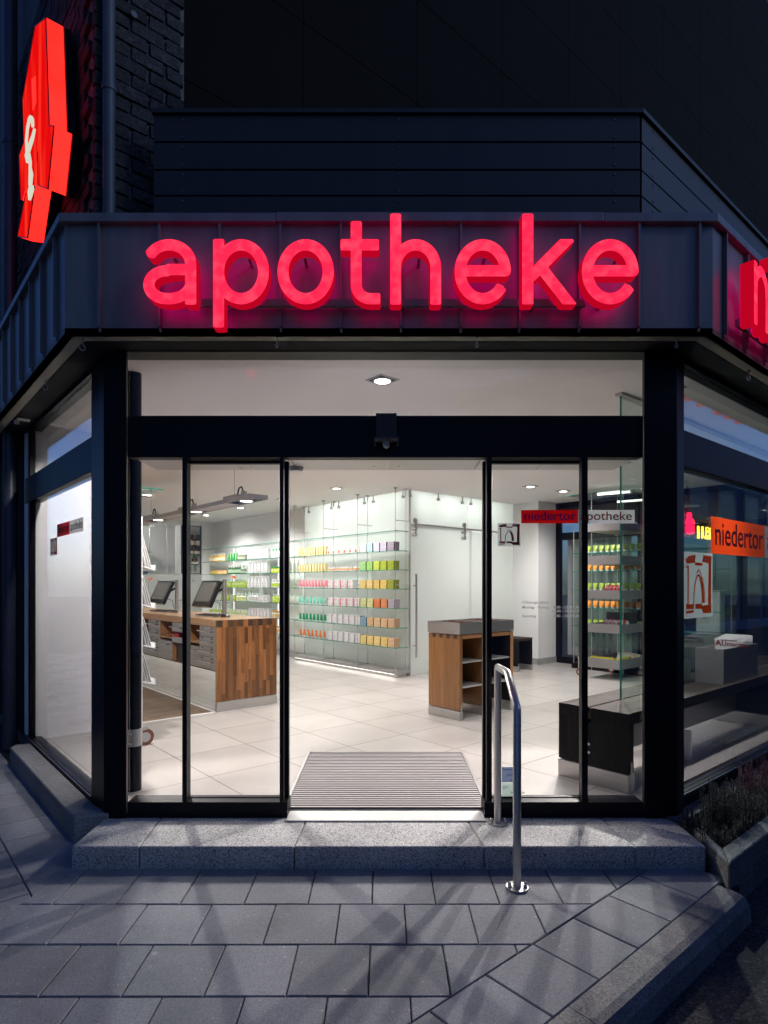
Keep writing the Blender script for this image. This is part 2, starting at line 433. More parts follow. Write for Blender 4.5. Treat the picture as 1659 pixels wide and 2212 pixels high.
def outline_curve(loops, extrude, bevel=0.0):
    cu = bpy.data.curves.new('g', 'CURVE'); cu.dimensions = '2D'; cu.fill_mode = 'BOTH'; cu.extrude = extrude; cu.bevel_depth = bevel; cu.bevel_resolution = 1
    for lp in loops:
        sp = cu.splines.new('POLY'); sp.points.add(len(lp) - 1); sp.use_cyclic_u = True
        for q, p in zip(sp.points, lp): q.co = (p[0], p[1], 0, 1)
    return cu
def arc(cx, cy, rx, ry, a0, a1, n=22): return [(cx + rx * math.cos(R_(a0 + (a1 - a0) * i / n)), cy + ry * math.sin(R_(a0 + (a1 - a0) * i / n))) for i in range(n + 1)]
HW = .075
GLY = {   # x-height 1, stroke .15
 'a': ([(arc(.40, .62, .345, .305, 150, 0) + [(.745, 0)], HW), ([(.745, .535), (.40, .535)] + arc(.36, .295, .285, .22, 90, 270, 18) + arc(.40, .32, .345, .245, 270, 360, 10), HW)], .80),
 'p': ([([(HW, 1), (HW, -.36)], HW), (arc(.44, .5, .365, .425, 180, -180, 44), HW)], .88),
 'o': ([(arc(.44, .5, .365, .425, 180, -180, 44), HW)], .88),
 't': ([([(.24, 1.28), (.24, .30)] + arc(.47, .30, .23, .225, 180, 270, 10) + [(.62, .075)], HW), ([(0, .925), (.60, .925)], HW)], .62),
 'h': ([([(HW, 1.40), (HW, 0)], HW), (arc(.41, .56, .335, .365, 180, 0) + [(.745, 0)], HW)], .82),
 'n': ([([(HW, 1), (HW, 0)], HW), (arc(.41, .56, .335, .365, 180, 0) + [(.745, 0)], HW)], .82),
 'e': ([([(.09, .515), (.80, .515)] + arc(.44, .5, .365, .425, 2, 325, 40), HW)], .88),
 'k': ([([(HW, 1.40), (HW, 0)], HW), ([(.12, .42), (.74, 1.04)], HW), ([(.30, .55), (.77, -.05)], HW)], .85),
 'i': ([([(HW, 1), (HW, 0)], HW), ([(HW, 1.38), (HW, 1.22)], HW)], .15),
 'd': ([([(.80, 1.40), (.80, 0)], HW), (arc(.44, .5, .365, .425, 180, -180, 44), HW)], .88),
 'r': ([([(HW, 1), (HW, 0)], HW), (arc(.40, .56, .325, .365, 180, 75, 12), HW)], .55),
}
def glyph_loops(ch):
    st, w = GLY[ch]
    cl = None
    if ch == 'k': cl = lambda X, Y: np.maximum(np.maximum(-Y, (X - .12) + 0 * Y if False else -1 + 0 * X), np.where(X > .2, Y - 1.0, -1))
    return trace(st, -.05, w + .1, -.4, 1.45, 170, cl), w

# ================================================================ THE SETTING
PZ, RZ, FY = -.128, -.255, 3.79               # pavement, road, plane of the entrance glass
CEIL = 2.93
UL, VR = 1.167, 1.70                          # planes of the left and right shop windows
UE, VE = 9.72, 13.93                          # far walls of the shop
A_ = to_uv(Vector((-1.72, FY, 0))); B_ = to_uv(Vector((1.80, FY, 0)))
FLOOR = [A_, B_, (UE, VR), (UE, VE), (UL, VE)]
struct('road', MB().add([(-70, -60, RZ), (90, -60, RZ), (90, 90, RZ), (-70, 90, RZ)], [(0, 1, 2, 3)]), 'asphalt')
# pavement: frontal rows, a strip along each side window, a bed below the joints
pv = MB()
bed = [(-9, 14), (-9, 1.2), (3.6, 1.2), (1.2, 4.2), (1.2, 14)]
pv.prism(UV, [(-9, 1.20), (3.5, 1.20), (3.5, 4.4), (-9, 4.4)], RZ - .03, PZ - .012, 1)
pv.prism(UV, [(-9, 4.4), (1.05, 4.4), (1.05, 14), (-9, 14)], RZ - .03, PZ - .012, 1)
def slab_piece(F, poly, mi=0):
    if len(poly) < 3: return
    ar = abs(sum(poly[i][0] * poly[(i + 1) % len(poly)][1] - poly[(i + 1) % len(poly)][0] * poly[i][1] for i in range(len(poly)))) / 2
    if ar < .0012: return
    cx_ = sum(p[0] for p in poly) / len(poly); cy_ = sum(p[1] for p in poly) / len(poly)
    dz = rnd.uniform(-.0015, .0015); n_ = len(poly)
    ins = []
    for p in poly:
        d = math.hypot(p[0] - cx_, p[1] - cy_); k = max(.2, 1 - .006 / max(d, .02)); ins.append((cx_ + (p[0] - cx_) * k, cy_ + (p[1] - cy_) * k))
    v_ = [F(*p, PZ - .02) for p in poly] + [F(*p, PZ - .004 + dz) for p in poly] + [F(*p, PZ + dz) for p in ins]
    f_ = [(i, (i + 1) % n_, n_ + (i + 1) % n_, n_ + i) for i in range(n_)] + [(n_ + i, n_ + (i + 1) % n_, 2 * n_ + (i + 1) % n_, 2 * n_ + i) for i in range(n_)] + [list(range(2 * n_, 3 * n_))]
    pv.add(v_, f_, mi)
m1, m2 = Vector((-1.70, 3.318)), Vector((-1.804, 2.974)); mt = (m2 - m1).normalized(); MN = (mt.y, -mt.x)      # mitre on the left
if MN[0] > 0: MN = (-MN[0], -MN[1])
MD = MN[0] * m1.x + MN[1] * m1.y
vn = (-SU, CU)
g_ = .0028
for j in range(0, 22):
    y1 = 3.32 - .3335 * j; y0 = y1 - .3335
    off = -.06 if j % 2 == 0 else -.216
    for i in range(-24, 14):
        x0 = off + .316 * i
        q = [(x0 + g_, y0 + g_), (x0 + .316 - g_, y0 + g_), (x0 + .316 - g_, y1 - g_), (x0 + g_, y1 - g_)]
        if j == 0: q = [(a, min(b, 3.40) if b < y1 - .1 else 3.42) for a, b in q]
        q = clip(q, [(MN, MD - .003), ((-vn[0], -vn[1]), -1.593)])
        if q: slab_piece(XY, q)
for i in range(-26, 3):
    u0 = 2.866 + .3195 * i
    q = [(u0 + g_, 1.272), (u0 + .3195 - g_, 1.272), (u0 + .3195 - g_, 1.588), (u0 + g_, 1.588)]
    if i == 2: q = clip(q, [((1, 0), 3.5)])
    slab_piece(UV, q)
# left of the mitre: rows along the left window
MNu = (MN[0] * CU + MN[1] * SU, -MN[0] * SU + MN[1] * CU)
for k in range(-24, 1):
    ua, ub = .648 + .332 * k, .648 + .332 * (k + 1)
    for i in range(-16, 34):
        vv = 4.0 + .32 * i + (.16 if k % 2 else 0)
        q = clip([(ua + g_, vv + g_), (ub - g_, vv + g_), (ub - g_, vv + .32 - g_), (ua + g_, vv + .32 - g_)], [((-MNu[0], -MNu[1]), -MD - .003)])
        if q: slab_piece(UV, q, 2 if (k in (-1, 0) and 5.0 < vv < 5.5 and i % 2) or (k < 0 and vv > 5.7 and (i + k) % 3 == 0) else 0)
struct('pavement', pv, ['paving', 'gap_black', 'cobble'])
kb = MB()
u = -9.0
while u < 3.35:
    L = min(1.0, 3.40 - u); a, b = u + .002, u + L - .002
    prof = [(1.268, PZ - .001), (1.175, PZ - .003), (1.145, PZ - .012), (1.118, PZ - .045), (1.105, RZ - .02), (1.268, RZ - .02)]
    vs = [UV(a, p, z) for p, z in prof] + [UV(b, p, z) for p, z in prof]
    kb.add(vs, [(0, 1, 2, 3, 4, 5), (11, 10, 9, 8, 7, 6)] + [(i, i + 6, (i + 1) % 6 + 6, (i + 1) % 6) for i in range(6)])
    u += L
struct('kerb', kb, 'kerb_concrete')

# shop floor, ceiling, inner walls
fl = MB(); fl.prism(UV, FLOOR, -.10, -.004, 1)
hp = []
for i in range(5):
    a, b = FLOOR[i], FLOOR[(i + 1) % 5]; nx, ny = b[1] - a[1], -(b[0] - a[0]); L = math.hypot(nx, ny); hp.append(((nx / L, ny / L), (nx * a[0] + ny * a[1]) / L - .004))
for i in range(-1, 16):
    for j in range(-3, 16):
        u0, v0 = .655 * (i + .02), 4.305 + .672 * (j - 1)
        q = clip([(u0 + .0028, v0 + .0028), (u0 + .6522, v0 + .0028), (u0 + .6522, v0 + .6692), (u0 + .0028, v0 + .6692)], hp)
        if q: fl.add([UV(*p, 0) for p in q], [list(range(len(q)))], 0)
struct('floor', fl, ['floor_tile', 'grout'])
pq = MB(); pq.prism(UV, [(1.2, 6.45), (3.0, 6.45), (3.0, 11.6), (1.2, 11.6)], -.002, .003, 1)
for i in range(74):
    v0 = 6.452 + .0695 * i; u0 = 1.2 - rnd.uniform(0, .5)
    while u0 < 3.0:
        L = rnd.uniform(.28, .55); a, b = max(1.2, u0), min(3.0, u0 + L)
        if b - a > .01: pq.add([UV(a, v0, .0045), UV(b - .0006, v0, .0045), UV(b - .0006, v0 + .069, .0045), UV(a, v0 + .069, .0045)], [(0, 1, 2, 3)])
        u0 += L
struct('parquet_floor', pq, ['parquet', 'gap_black'])
struct('floor_trim', MB().box(UV, 3.002, 3.03, 6.42, 11.6, .0005, .0052).box(UV, 1.2, 3.03, 6.42, 6.448, .0005, .0052), 'white_wall')
OUT = .279                                    # the fascia stands this far in front of the glass
FA, FB = to_uv(Vector((-1.72 - .459 * OUT, FY - OUT, 0))), to_uv(Vector((1.80 + .371 * OUT, FY - OUT, 0)))
struct('ceiling', MB().prism(UV, [A_, B_, (UE + .2, VR), (UE + .2, VE + .2), (UL, VE + .2)], CEIL, CEIL + .12), 'ceiling_paint')
w = MB()
w.box(UV, 1.20, 1.99, 6.38, 6.48, 0, CEIL)
struct('side_wall', w, 'white_wall')
struct('left_wall', MB().box(UV, 1.17, 1.27, 6.5, VE, 0, CEIL), 'white_wall')
struct('shelf_wall', MB().box(UV, 6.52, 6.64, 9.94, VE + .1, 0, CEIL), 'white_wall')
struct('back_wall', MB().box(UV, 1.27, 6.52, VE + .03, VE + .1, 0, 1.66).box(UV, 6.20, 6.52, VE, VE + .1, 0, CEIL).box(UV, 1.27, 6.2, VE + .03, VE + .1, 2.86, CEIL), 'white_wall')
pr = MB(); pr.box(UV, 9.22, 9.34, 6.43, 7.06, 0, CEIL); pr.box(UV, 9.34, UE + .1, 6.43, 6.53, 0, CEIL)
pr.box(UV, 9.17, 9.235, 6.43, 6.98, 0, CEIL)
struct('pillar_wall', pr, 'white_wall')
struct('wall_skirting', MB().box(UV, 9.155, 9.17, 6.415, 6.97, 0, .11).box(UV, 9.155, UE, 6.415, 6.43, 0, .11), 'grey_plastic')
# the lit room behind the frosted glass and the dispensary behind the back wall
rm = MB(); rm.box(UV, 6.64, 9.34, 10.0, 10.1, 0, CEIL); rm.box(UV, 9.34, 9.44, 7.06, 10.1, 0, CEIL)
struct('back_room_wall', rm, 'white_wall')
rr = MB(); rr.box(UV, 1.2, 6.7, 16.0, 16.1, 0, CEIL); rr.box(UV, 1.1, 1.2, VE + .1, 16.1, 0, CEIL); rr.box(UV, 6.7, 6.8, VE + .1, 16.1, 0, CEIL); rr.box(UV, 1.1, 6.8, VE + .2, 16.1, CEIL, CEIL + .1)
struct('rear_room_wall', rr, 'white_wall')
struct('rear_room_floor', MB().box(UV, 1.1, 6.8, VE, 16.1, -.1, -.002), 'grey_plastic')

# ================================================================ THE SHOPFRONT
def fpt(t): return Vector((-1.72, FY, 0)) + V * t        # along the left window
sf = thing('shopfront_frame', 'black metal frame of the glazed shopfront with its corner posts and header beam', 'shopfront', (0, FY, 0))
p = MB(); a = fpt(.372) ; b = fpt(.372) + U * .12
p.prism(XY, [(-1.735, 3.755), (-1.596, 3.755), (-1.604, 3.80), (-1.665, 3.92), (b.x, b.y), (a.x - .002, a.y - .002)], -.01, 2.895)
p.build('corner_post', 'black_metal', sf, .006)
c1 = UV(B_[0] + .134, VR - .018); c2 = UV(B_[0] + .148, VR + .11)
p = MB().prism(XY, [(1.612, 3.755), (1.815, 3.755), (c1.x, c1.y), (c2.x, c2.y), (1.672, 3.92), (1.618, 3.80)], -.01, 2.895); p.build('corner_post', 'black_metal', sf, .006)
MB().box(XY, -1.596, 1.612, 3.77, 3.86, 2.236, 2.494).build('header_beam', 'black_metal', sf, .004)
MB().box(XY, -1.66, 1.70, 3.76, 3.90, 2.888, 2.95).build('top_rail', 'black_metal', sf)
hb = MB(); 
for a, b in ((-1.58, -.98), (-.975, -.60), (-.595, .02), (.025, .62), (.625, 1.05), (1.055, 1.60)): hb.box(XY, a, b, 3.862, 4.23, 2.243, 2.49, 0)
for x in (-1.3, -.9, -.07, .10, .7, 1.15, 1.35): hb.cyl((x, 4.10, 2.2435), (x, 4.10, 2.240), .008, 8, 1)
hb.build('door_drive_box', ['alu', 'steel'], sf, .003)
MB().box(XY, -1.596, -.60, 3.77, 3.90, .0, .092).build('bottom_rail', 'black_metal', sf, .003)
MB().box(XY, .625, 1.612, 3.77, 3.90, .0, .092).build('bottom_rail', 'black_metal', sf, .003)
MB().box(XY, -1.257, -1.228, 3.775, 3.835, .092, 2.236).build('mullion', 'black_metal', sf, .003)
MB().box(XY, 1.232, 1.270, 3.775, 3.835, .092, 2.236).build('mullion', 'black_metal', sf, .003)
MB().box(XY, -.650, -.626, 3.775, 3.835, .0, 2.236).build('mullion', 'black_metal', sf, .003)
MB().box(XY, .640, .672, 3.775, 3.835, .0, 2.236).build('mullion', 'black_metal', sf, .003)
MB().box(XY, -1.596, -1.257, 3.80, 3.81, .092, 2.236).build('fixed_pane', 'pane', sf)
MB().box(XY, 1.270, 1.612, 3.80, 3.81, .092, 2.236).build('fixed_pane', 'pane', sf)
MB().box(XY, -1.596, 1.612, 3.80, 3.81, 2.494, 2.89).build('transom_pane', 'pane', sf)
MB().box(XY, -1.596, 1.612, 3.81, 3.835, 2.494, 2.506).build('transom_bead', 'alu_dark', sf)
def leaf(x0, x1, lab):
    t = thing('sliding_door', lab, 'door', ((x0 + x1) / 2, 3.86, 0), 'sliding door leaves of the entrance')
    f = MB().box(XY, x0, x0 + .034, 3.845, 3.885, .012, 2.228).box(XY, x1 - .034, x1, 3.845, 3.885, .012, 2.228)
    f.box(XY, x0 + .034, x1 - .034, 3.845, 3.885, .072, .098).box(XY, x0 + .034, x1 - .034, 3.845, 3.885, 2.212, 2.234)
    f.build('door_frame', 'black_metal', t, .003)
    MB().box(XY, x0 + .032, x1 - .032, 3.86, 3.868, .096, 2.214).build('glass_pane', 'pane', t)
    e = MB()
    for s in (x0 + .037, x1 - .037): e.box(XY, s - .002, s + .002, 3.8435, 3.8455, .115, 2.19)
    e.build('edge_seal', 'alu', t)
leaf(-1.272, -.604, 'open glass sliding door leaf on the counter side of the entrance')
leaf(.627, 1.290, 'open glass sliding door leaf behind the handrail with red shop banner')
def sensor():
    t = thing('door_sensor', 'small boxy black motion sensor on the header beam over the door', 'sensor', (.015, 3.70, 2.36))
    a = at_y(812, 892, 3.69); b = at_y(857, 945, 3.69)
    MB().box(XY, a.x, b.x, 3.69, 3.77, b.z, a.z).build('housing', 'cladding', t, .003)
    m_ = MB().box(XY, a.x - .012, b.x + .012, 3.665, 3.77, b.z - .014, b.z - .002)
    for x in (a.x - .006, b.x + .006): m_.box(XY, x - .003, x + .003, 3.668, 3.69, b.z - .05, b.z - .014)
    m_.build('bracket', 'alu_dark', t)
    MB().lathe(((a.x + b.x) / 2, 3.71, b.z - .045), [(.004, -.018), (.017, -.010), (.023, .006), (.023, .031)], 14).build('lens', 'grey_plastic', t)
sensor()
# side windows
def side_window(name, lab, pt, along, inward, t0, t1, ex, z_sill, mull, gm='shop_pane'):
    t = thing(name, lab, 'shop window', pt(t0))
    def box(a0, a1, d0, d1, z0, z1):
        return MB().slab([pt(a0) + inward * d0 + Z * z0, pt(a1) + inward * d0 + Z * z0, pt(a1) + inward * d1 + Z * z0, pt(a0) + inward * d1 + Z * z0], Z * (z1 - z0))
    zs = z_sill
    box(t0 - .01, ex, 0, .10, 2.205, 2.44).build('transom_bar', 'black_metal', t, .004)
    box(t0 - .01, ex, 0, .10, 2.868, 2.95).build('head_rail', 'black_metal', t)
    box(t0 - .01, ex, 0, .10, -.03, zs).build('sill_rail', 'black_metal', t, .004)
    box(t0 - .01, ex, -.012, .0, zs - .02, zs - .004).build('drip_edge', 'pipe_dark', t)
    for m_ in mull: box(m_, m_ + .07, .0, .048, zs, 2.205).build('mullion', 'black_metal', t, .003); box(m_, m_ + .07, .0, .048, 2.44, 2.868).build('mullion', 'black_metal', t, .003)
    edges = [t0] + [x for m_ in mull for x in (m_, m_ + .07)] + ([ex] if not mull or mull[-1] + .07 < ex else [])
    for i in range(0, len(edges) - 1, 2):
        box(edges[i], edges[i + 1], .030, .040, zs, 2.205).build('glass_pane', gm, t); box(edges[i], edges[i + 1], .030, .040, 2.44, 2.868).build('glass_pane', gm, t)
    return t
side_window('side_window', 'tall side window with a blank white partition right behind its glass', fpt, V, U, .374, 2.62, 2.62, .03, [2.36])
rpt = lambda t: Vector((1.80, FY, 0)) + U * t
side_window('display_window', 'large display window with orange banner above the planter', rpt, U, V, .148, 5.9, 5.9, .105, [2.9, 5.80], 'display_pane')
struct('outer_wall', MB().slab([fpt(2.62), fpt(9.9), fpt(9.9) + U * .1, fpt(2.62) + U * .1], Z * 3.0), 'dark_facade')
gzw = thing('end_glazing', 'black framed glass wall with a grey curtain at the far end of the shop', 'glass wall', UV(UE, 4, 0))
g1 = MB()
for v0, v1 in ((1.8, 1.92), (3.25, 3.37), (4.75, 4.87), (6.34, 6.43)): g1.box(UV, UE, UE + .08, v0, v1, 0, CEIL)
for z0, z1 in ((0, .12), (2.25, 2.38), (CEIL - .10, CEIL)): g1.box(UV, UE + .002, UE + .078, 1.8, 6.43, z0, z1)
g1.box(UV, UE + .002, UE + .078, 1.92, 4.75, .95, 1.13)
g1.build('black_frame', 'black_metal', gzw)
MB().box(UV, UE + .03, UE + .04, 1.8, 6.43, .1, CEIL - .05).build('glass_pane', 'shop_pane', gzw)
cu_ = MB(); N_ = 40; cv = []
for i in range(N_ + 1):
    v_ = 5.05 + 1.22 * i / N_; cv.append((UE + .16 + .022 * math.sin(i * 1.7), v_))
for i in range(N_): cu_.slab([UV(*cv[i], .14), UV(*cv[i + 1], .14), UV(*cv[i + 1], 2.3), UV(*cv[i], 2.3)], U * .004)
cu_.build('curtain', 'curtain', gzw)

# ---------------------------------------------------------------- fascia, soffit and the storeys above
fz0, fz1 = 2.90, 3.532
fa = thing('zinc_fascia', 'dark standing seam zinc fascia band wrapping above the shopfront', 'fascia', UV(FA[0], FA[1], fz0))
FAp, FBp = UV(*FA), UV(*FB); LEFT_END = FAp + V * 5.2; RIGHT_END = FBp + U * 8.0
inn = .05
sh = MB()
sh.slab([FAp, FBp, FBp + Vector((-.018, .05, 0)), FAp + Vector((.023, .05, 0))], Z * 0 + Z * (fz1 - fz0))
for q in sh.v: q.z += fz0
a = len(sh.v); sh.slab([LEFT_END, FAp, FAp + Vector((.023, .05, 0)), LEFT_END + U * .05], Z * (fz1 - fz0)); 
for q in sh.v[a:]: q.z += fz0
a = len(sh.v); sh.slab([FBp, RIGHT_END, RIGHT_END + V * .05, FBp + Vector((-.018, .05, 0))], Z * (fz1 - fz0))
for q in sh.v[a:]: q.z += fz0
sh.build('sheet', 'zinc', fa)
def seam(p, nrm, along):
    m_ = MB(); k = along * .006
    m_.slab([p - k + Z * (fz0 + .006), p + k + Z * (fz0 + .006), p + k + nrm * .026 + Z * (fz0 + .035), p - k + nrm * .026 + Z * (fz0 + .035)], Z * 0.001)
    b_ = p; 
    m_ = MB().slab([b_ - k + Z * (fz0 + .03), b_ + k + Z * (fz0 + .03), b_ + k + nrm * .026 + Z * (fz0 + .03), b_ - k + nrm * .026 + Z * (fz0 + .03)], Z * (fz1 - fz0 - .032))
    m_.slab([b_ - k + Z * (fz0 + .004), b_ + k + Z * (fz0 + .004), b_ + k + nrm * .012 + Z * (fz0 + .012), b_ - k + nrm * .012 + Z * (fz0 + .012)], Z * .02)
    m_.build('standing_seam', 'zinc', fa)
for px in (217, 347, 477, 607, 737, 866, 995, 1121, 1250, 1378, 1508):
    seam(Vector(((px - CXD) / FOC * (FY - OUT), FY - OUT, 0)), Vector((0, -1, 0)), Vector((1, 0, 0)))
for i in range(14): seam(FAp + V * (.17 + .347 * i), -U, V)
for i in range(18): seam(FBp + U * (.147 + .347 * i), -V, U)
cp = MB()
def cap(p0, p1, nrm, m_):
    m_.slab([p0 + nrm * .035 + Z * (fz1 - .004), p1 + nrm * .035 + Z * (fz1 - .004), p1 - nrm * .30 + Z * (fz1 - .004), p0 - nrm * .30 + Z * (fz1 - .004)], Z * .046)
yN = Vector((0, -1, 0)); a0, b0 = UV(*to_uv(Vector((-1.72 - .459 * (OUT + .035), FY - OUT - .035, 0)))), Vector((1.80 + .371 * (OUT + .035), FY - OUT - .035, 0))
ai, bi = Vector((-1.72 - .459 * 0, FY, 0)), Vector((1.80, FY, 0))
mid = Vector((-.62, FY - OUT - .035, 0)); m3 = Vector((1.26, FY - OUT - .035, 0))
z_ = Z * (fz1 - .004); h_ = Z * .05
cp.slab([a0 + z_, mid + z_, Vector((-.62, FY, 0)) + z_, ai + z_], h_)
cp.slab([mid + Vector((.002, -.003, 0)) + z_, m3 + Vector((0, -.003, 0)) + z_, Vector((1.26, FY, 0)) + z_, Vector((-.618, FY, 0)) + z_], h_ + Z * .002)
cp.slab([m3 + Vector((.002, 0, 0)) + z_, b0 + z_, bi + z_, Vector((1.262, FY, 0)) + z_], h_ + Z * .001)
cp.slab([LEFT_END - U * .035 + z_, a0 + z_, ai + z_, LEFT_END + U * .28 + z_], h_ - Z * .001)
cp.slab([b0 + z_, RIGHT_END - V * .035 + z_, RIGHT_END + V * .28 + z_, bi + z_], h_ - Z * .001)
cp.build('capping', 'zinc', fa, .003)
so = MB(); zz = Z * fz0
I1, I2 = ai + Vector((.02, .02, 0)), bi + Vector((-.02, .02, 0))
so.slab([FAp + zz, FBp + zz, I2 + zz, I1 + zz], Z * .03)
so.slab([LEFT_END + zz, FAp + zz, I1 + zz, LEFT_END + U * .30 + zz], Z * .03)
so.slab([FBp + zz, RIGHT_END + zz, RIGHT_END + V * .30 + zz, I2 + zz], Z * .03)
so.build('soffit', 'soffit', fa)
k1, k2 = Vector((-1.72 - .459 * .165, FY - .165, 0)), Vector((1.80 + .371 * .165, FY - .165, 0)); zz = Z * (fz0 - .004)
sb = MB(); sb.slab([k1 + zz, k2 + zz, I2 + zz, I1 + zz], Z * .0035)
sb.slab([fpt(5.0) - U * .16 + zz, k1 + zz, I1 + zz, fpt(5.0) + zz], Z * .0035); sb.slab([k2 + zz, rpt(7.5) - V * .16 + zz, rpt(7.5) + zz, I2 + zz], Z * .0035)
sb.build('soffit_lining', 'gap_black', fa)
def hook(px, py, kind, lab):
    p = at_z(px, py, fz0); t = MB()
    t.cyl(p - Z * .012, p, .010, 8)
    if kind == 's':
        t.tube([p - Z * .01, p - Z * .03 + U * .004] + [p + Vector((.014 * math.cos(R_(a)), .004 * math.cos(R_(a)), -.05 + .016 * math.sin(R_(a)))) for a in range(80, -200, -25)], .003, 6)
    else:
        t.tube([p - Z * .01, p - Z * .04], .003, 6); t.tube([p + Vector((.008 * math.cos(R_(a)), 0, -.052 + .012 * math.sin(R_(a)))) for a in range(90, -220, -25)], .0028, 6)
    t.build('ceiling_hook', 'steel', None, props=(lab, 'hook', 'hooks under the fascia soffit'))
hook(178, 733, 's', 'S-shaped metal hook hanging under the fascia corner beside the red pharmacy sign')
hook(98, 822, 's', 'S-shaped metal hook hanging under the soffit above the narrow side window')
hook(598, 727, 'd', 'small dangling hook under the soffit below the lit letters p and o')
hook(1030, 727, 'd', 'small dangling hook under the soffit below the lit letters e and k')
hook(1461, 728, 'd', 'small dark hook under the soffit at the planter corner of the entrance')
hook(1617, 800, 's', 'S-shaped metal hook hanging under the soffit above the display window')
t = thing('soffit_camera', 'small grey camera bracket under the soffit beside the downpipe', 'camera', at_u(35, 905, 1.0))
c_ = at_u(36, 903, 1.02); MB().cyl(c_, c_ + U * .10, .018, 12).cyl(c_ - Z * .05, c_ - Z * .02, .022, 10).build('camera_body', 'alu', t)
MB().cyl(c_ + Z * .0, c_ + Z * .06, .008, 8).build('bracket', 'alu_dark', t)

# parapet of dark boards on the terrace
pa = thing('parapet_boards', 'dark board clad parapet standing on the terrace behind the fascia', 'parapet', (0, 4.03, 3.5))
y_ = 4.03; xr = 1.709; xl = -1.53; pc = Vector((xr, y_, 0))
zb = [at_y(800, yy, y_).z for yy in (249, 305, 308.5, 365, 368.5, 421, 424.5, 490)]
for i in range(4):
    z1, z0 = zb[2 * i], zb[2 * i + 1]
    MB().box(XY, xl, xr - .012, y_, y_ + .02, z0, z1).build('board', 'cladding', pa, .002)
    MB().slab([pc + U * .012 + Z * z0, pc + U * 9 + Z * z0, pc + U * 9 + V * .02 + Z * z0, pc + U * .012 + V * .02 + Z * z0], Z * (z1 - z0)).build('board', 'cladding', pa, .002)
MB().box(XY, xl + .02, xr, y_ + .022, y_ + .05, 3.5, zb[0]).slab([pc + V * .03 + Z * 3.5, pc + U * 9 + V * .03 + Z * 3.5, pc + U * 9 + V * .06 + Z * 3.5, pc + V * .06 + Z * 3.5], Z * (zb[0] - 3.5)).build('backing', 'gap_black', pa)
c0 = Vector((xr + .01, y_ - .02, 0)); ztop = at_y(800, 238, y_).z
MB().slab([Vector((xl - .01, y_ - .02, ztop - .03)), c0 + Z * (ztop - .03), c0 + V * .12 + Z * (ztop - .03), Vector((xl - .01, y_ + .10, ztop - .03))], Z * .03).slab([c0 + Z * (ztop - .031), c0 + U * 9 - V * .01 + Z * (ztop - .031), c0 + U * 9 + V * .12 + Z * (ztop - .031), c0 + V * .12 + Z * (ztop - .031)], Z * .03).build('coping', 'cladding', pa, .002)
for x in (395, 863, 1328):
    for i in range(4):
        for f in (.16, .84):
            zq = zb[2 * i + 1] + (zb[2 * i] - zb[2 * i + 1]) * f; xx = (x - CXD) / FOC * y_; MB().cyl((xx, y_ - .004, zq), (xx, y_ + .002, zq), .008, 8).build('screw', 'pipe_paint', pa)
for s in (.17, 1.3, 2.4):
    for i in range(4):
        for f in (.16, .84):
            zq = zb[2 * i + 1] + (zb[2 * i] - zb[2 * i + 1]) * f; b_ = pc + U * s + Z * zq; MB().cyl(b_ - V * .004, b_ + V * .002, .008, 8).build('screw', 'pipe_paint', pa)
struct('terrace_roof', MB().prism(UV, [(A_[0] + .05, A_[1]), (B_[0], B_[1] + .05), (UE + .3, VR + .05), (UE + .3, VE), (UL + .05, VE)], 3.40, 3.48), 'dark_facade')
# brick tower: real bricks with recessed joints
TU, TV, TE = 1.167, 4.29, 1.78
tw = thing('brick_tower', 'rough dark brick stair tower rising beside the red pharmacy sign', 'building', UV(TU, TV, 3.2))
MB().box(UV, TU + .02, TE + .0, TV + .02, 9.5, 3.05, 9.6).build('mortar_core', 'mortar', tw)
br = MB(); H_ = .0955
def brick(F, a0, a1, b0, b1, z0, z1):
    vs = []
    for z in (z0, z1):
        for a, b in ((a0, b0), (a1, b0), (a1, b1), (a0, b1)): vs.append(F(a + rnd.uniform(-.005, .005), b + rnd.uniform(-.007, .004), z + rnd.uniform(-.003, .003)))
    br.add(vs, [(3, 2, 1, 0), (4, 5, 6, 7), (0, 1, 5, 4), (1, 2, 6, 5), (2, 3, 7, 6), (3, 0, 4, 7)])
nrow = 0; z = 3.05
while z < 6.4:
    a = TU + (.0 if nrow % 2 else -.118)
    while a < TE:
        b = min(a + .228, TE); a1 = max(a, TU - .004)
        if b - a1 > .02: brick(UV, a1, b - .012, TV - .006, TV + .05, z, z + H_ - .014)
        a += .24
    v_ = TV + (.115 if nrow % 2 else .228) + .012
    while v_ < 7.6:
        brick(lambda a, b, zz: UV(b, a, zz), v_, v_ + .228, TU - .006, TU + .05, z, z + H_ - .014); v_ += .24
    z += H_; nrow += 1
br.build('brickwork', 'dark_brick', tw)
# the dark upper storeys behind the terrace
up = thing('upper_storeys', 'nearly black upper storeys of the building behind the terrace parapet', 'building', UV(1.78, 5.2, 3.4))
MB().box(UV, 1.785, 24, 5.24, 9.4, 3.4, 16).build('core', 'gap_black', up)
pn = MB()
for i in range(14):
    for j in range(10):
        u0, z0 = 1.79 + 1.6 * i, 3.4 + 1.25 * j
        pn.box(UV, u0 + .004, u0 + 1.596, 5.20, 5.238, z0 + .004, z0 + 1.246)
pn.build('facade_panel', 'dark_facade', up)
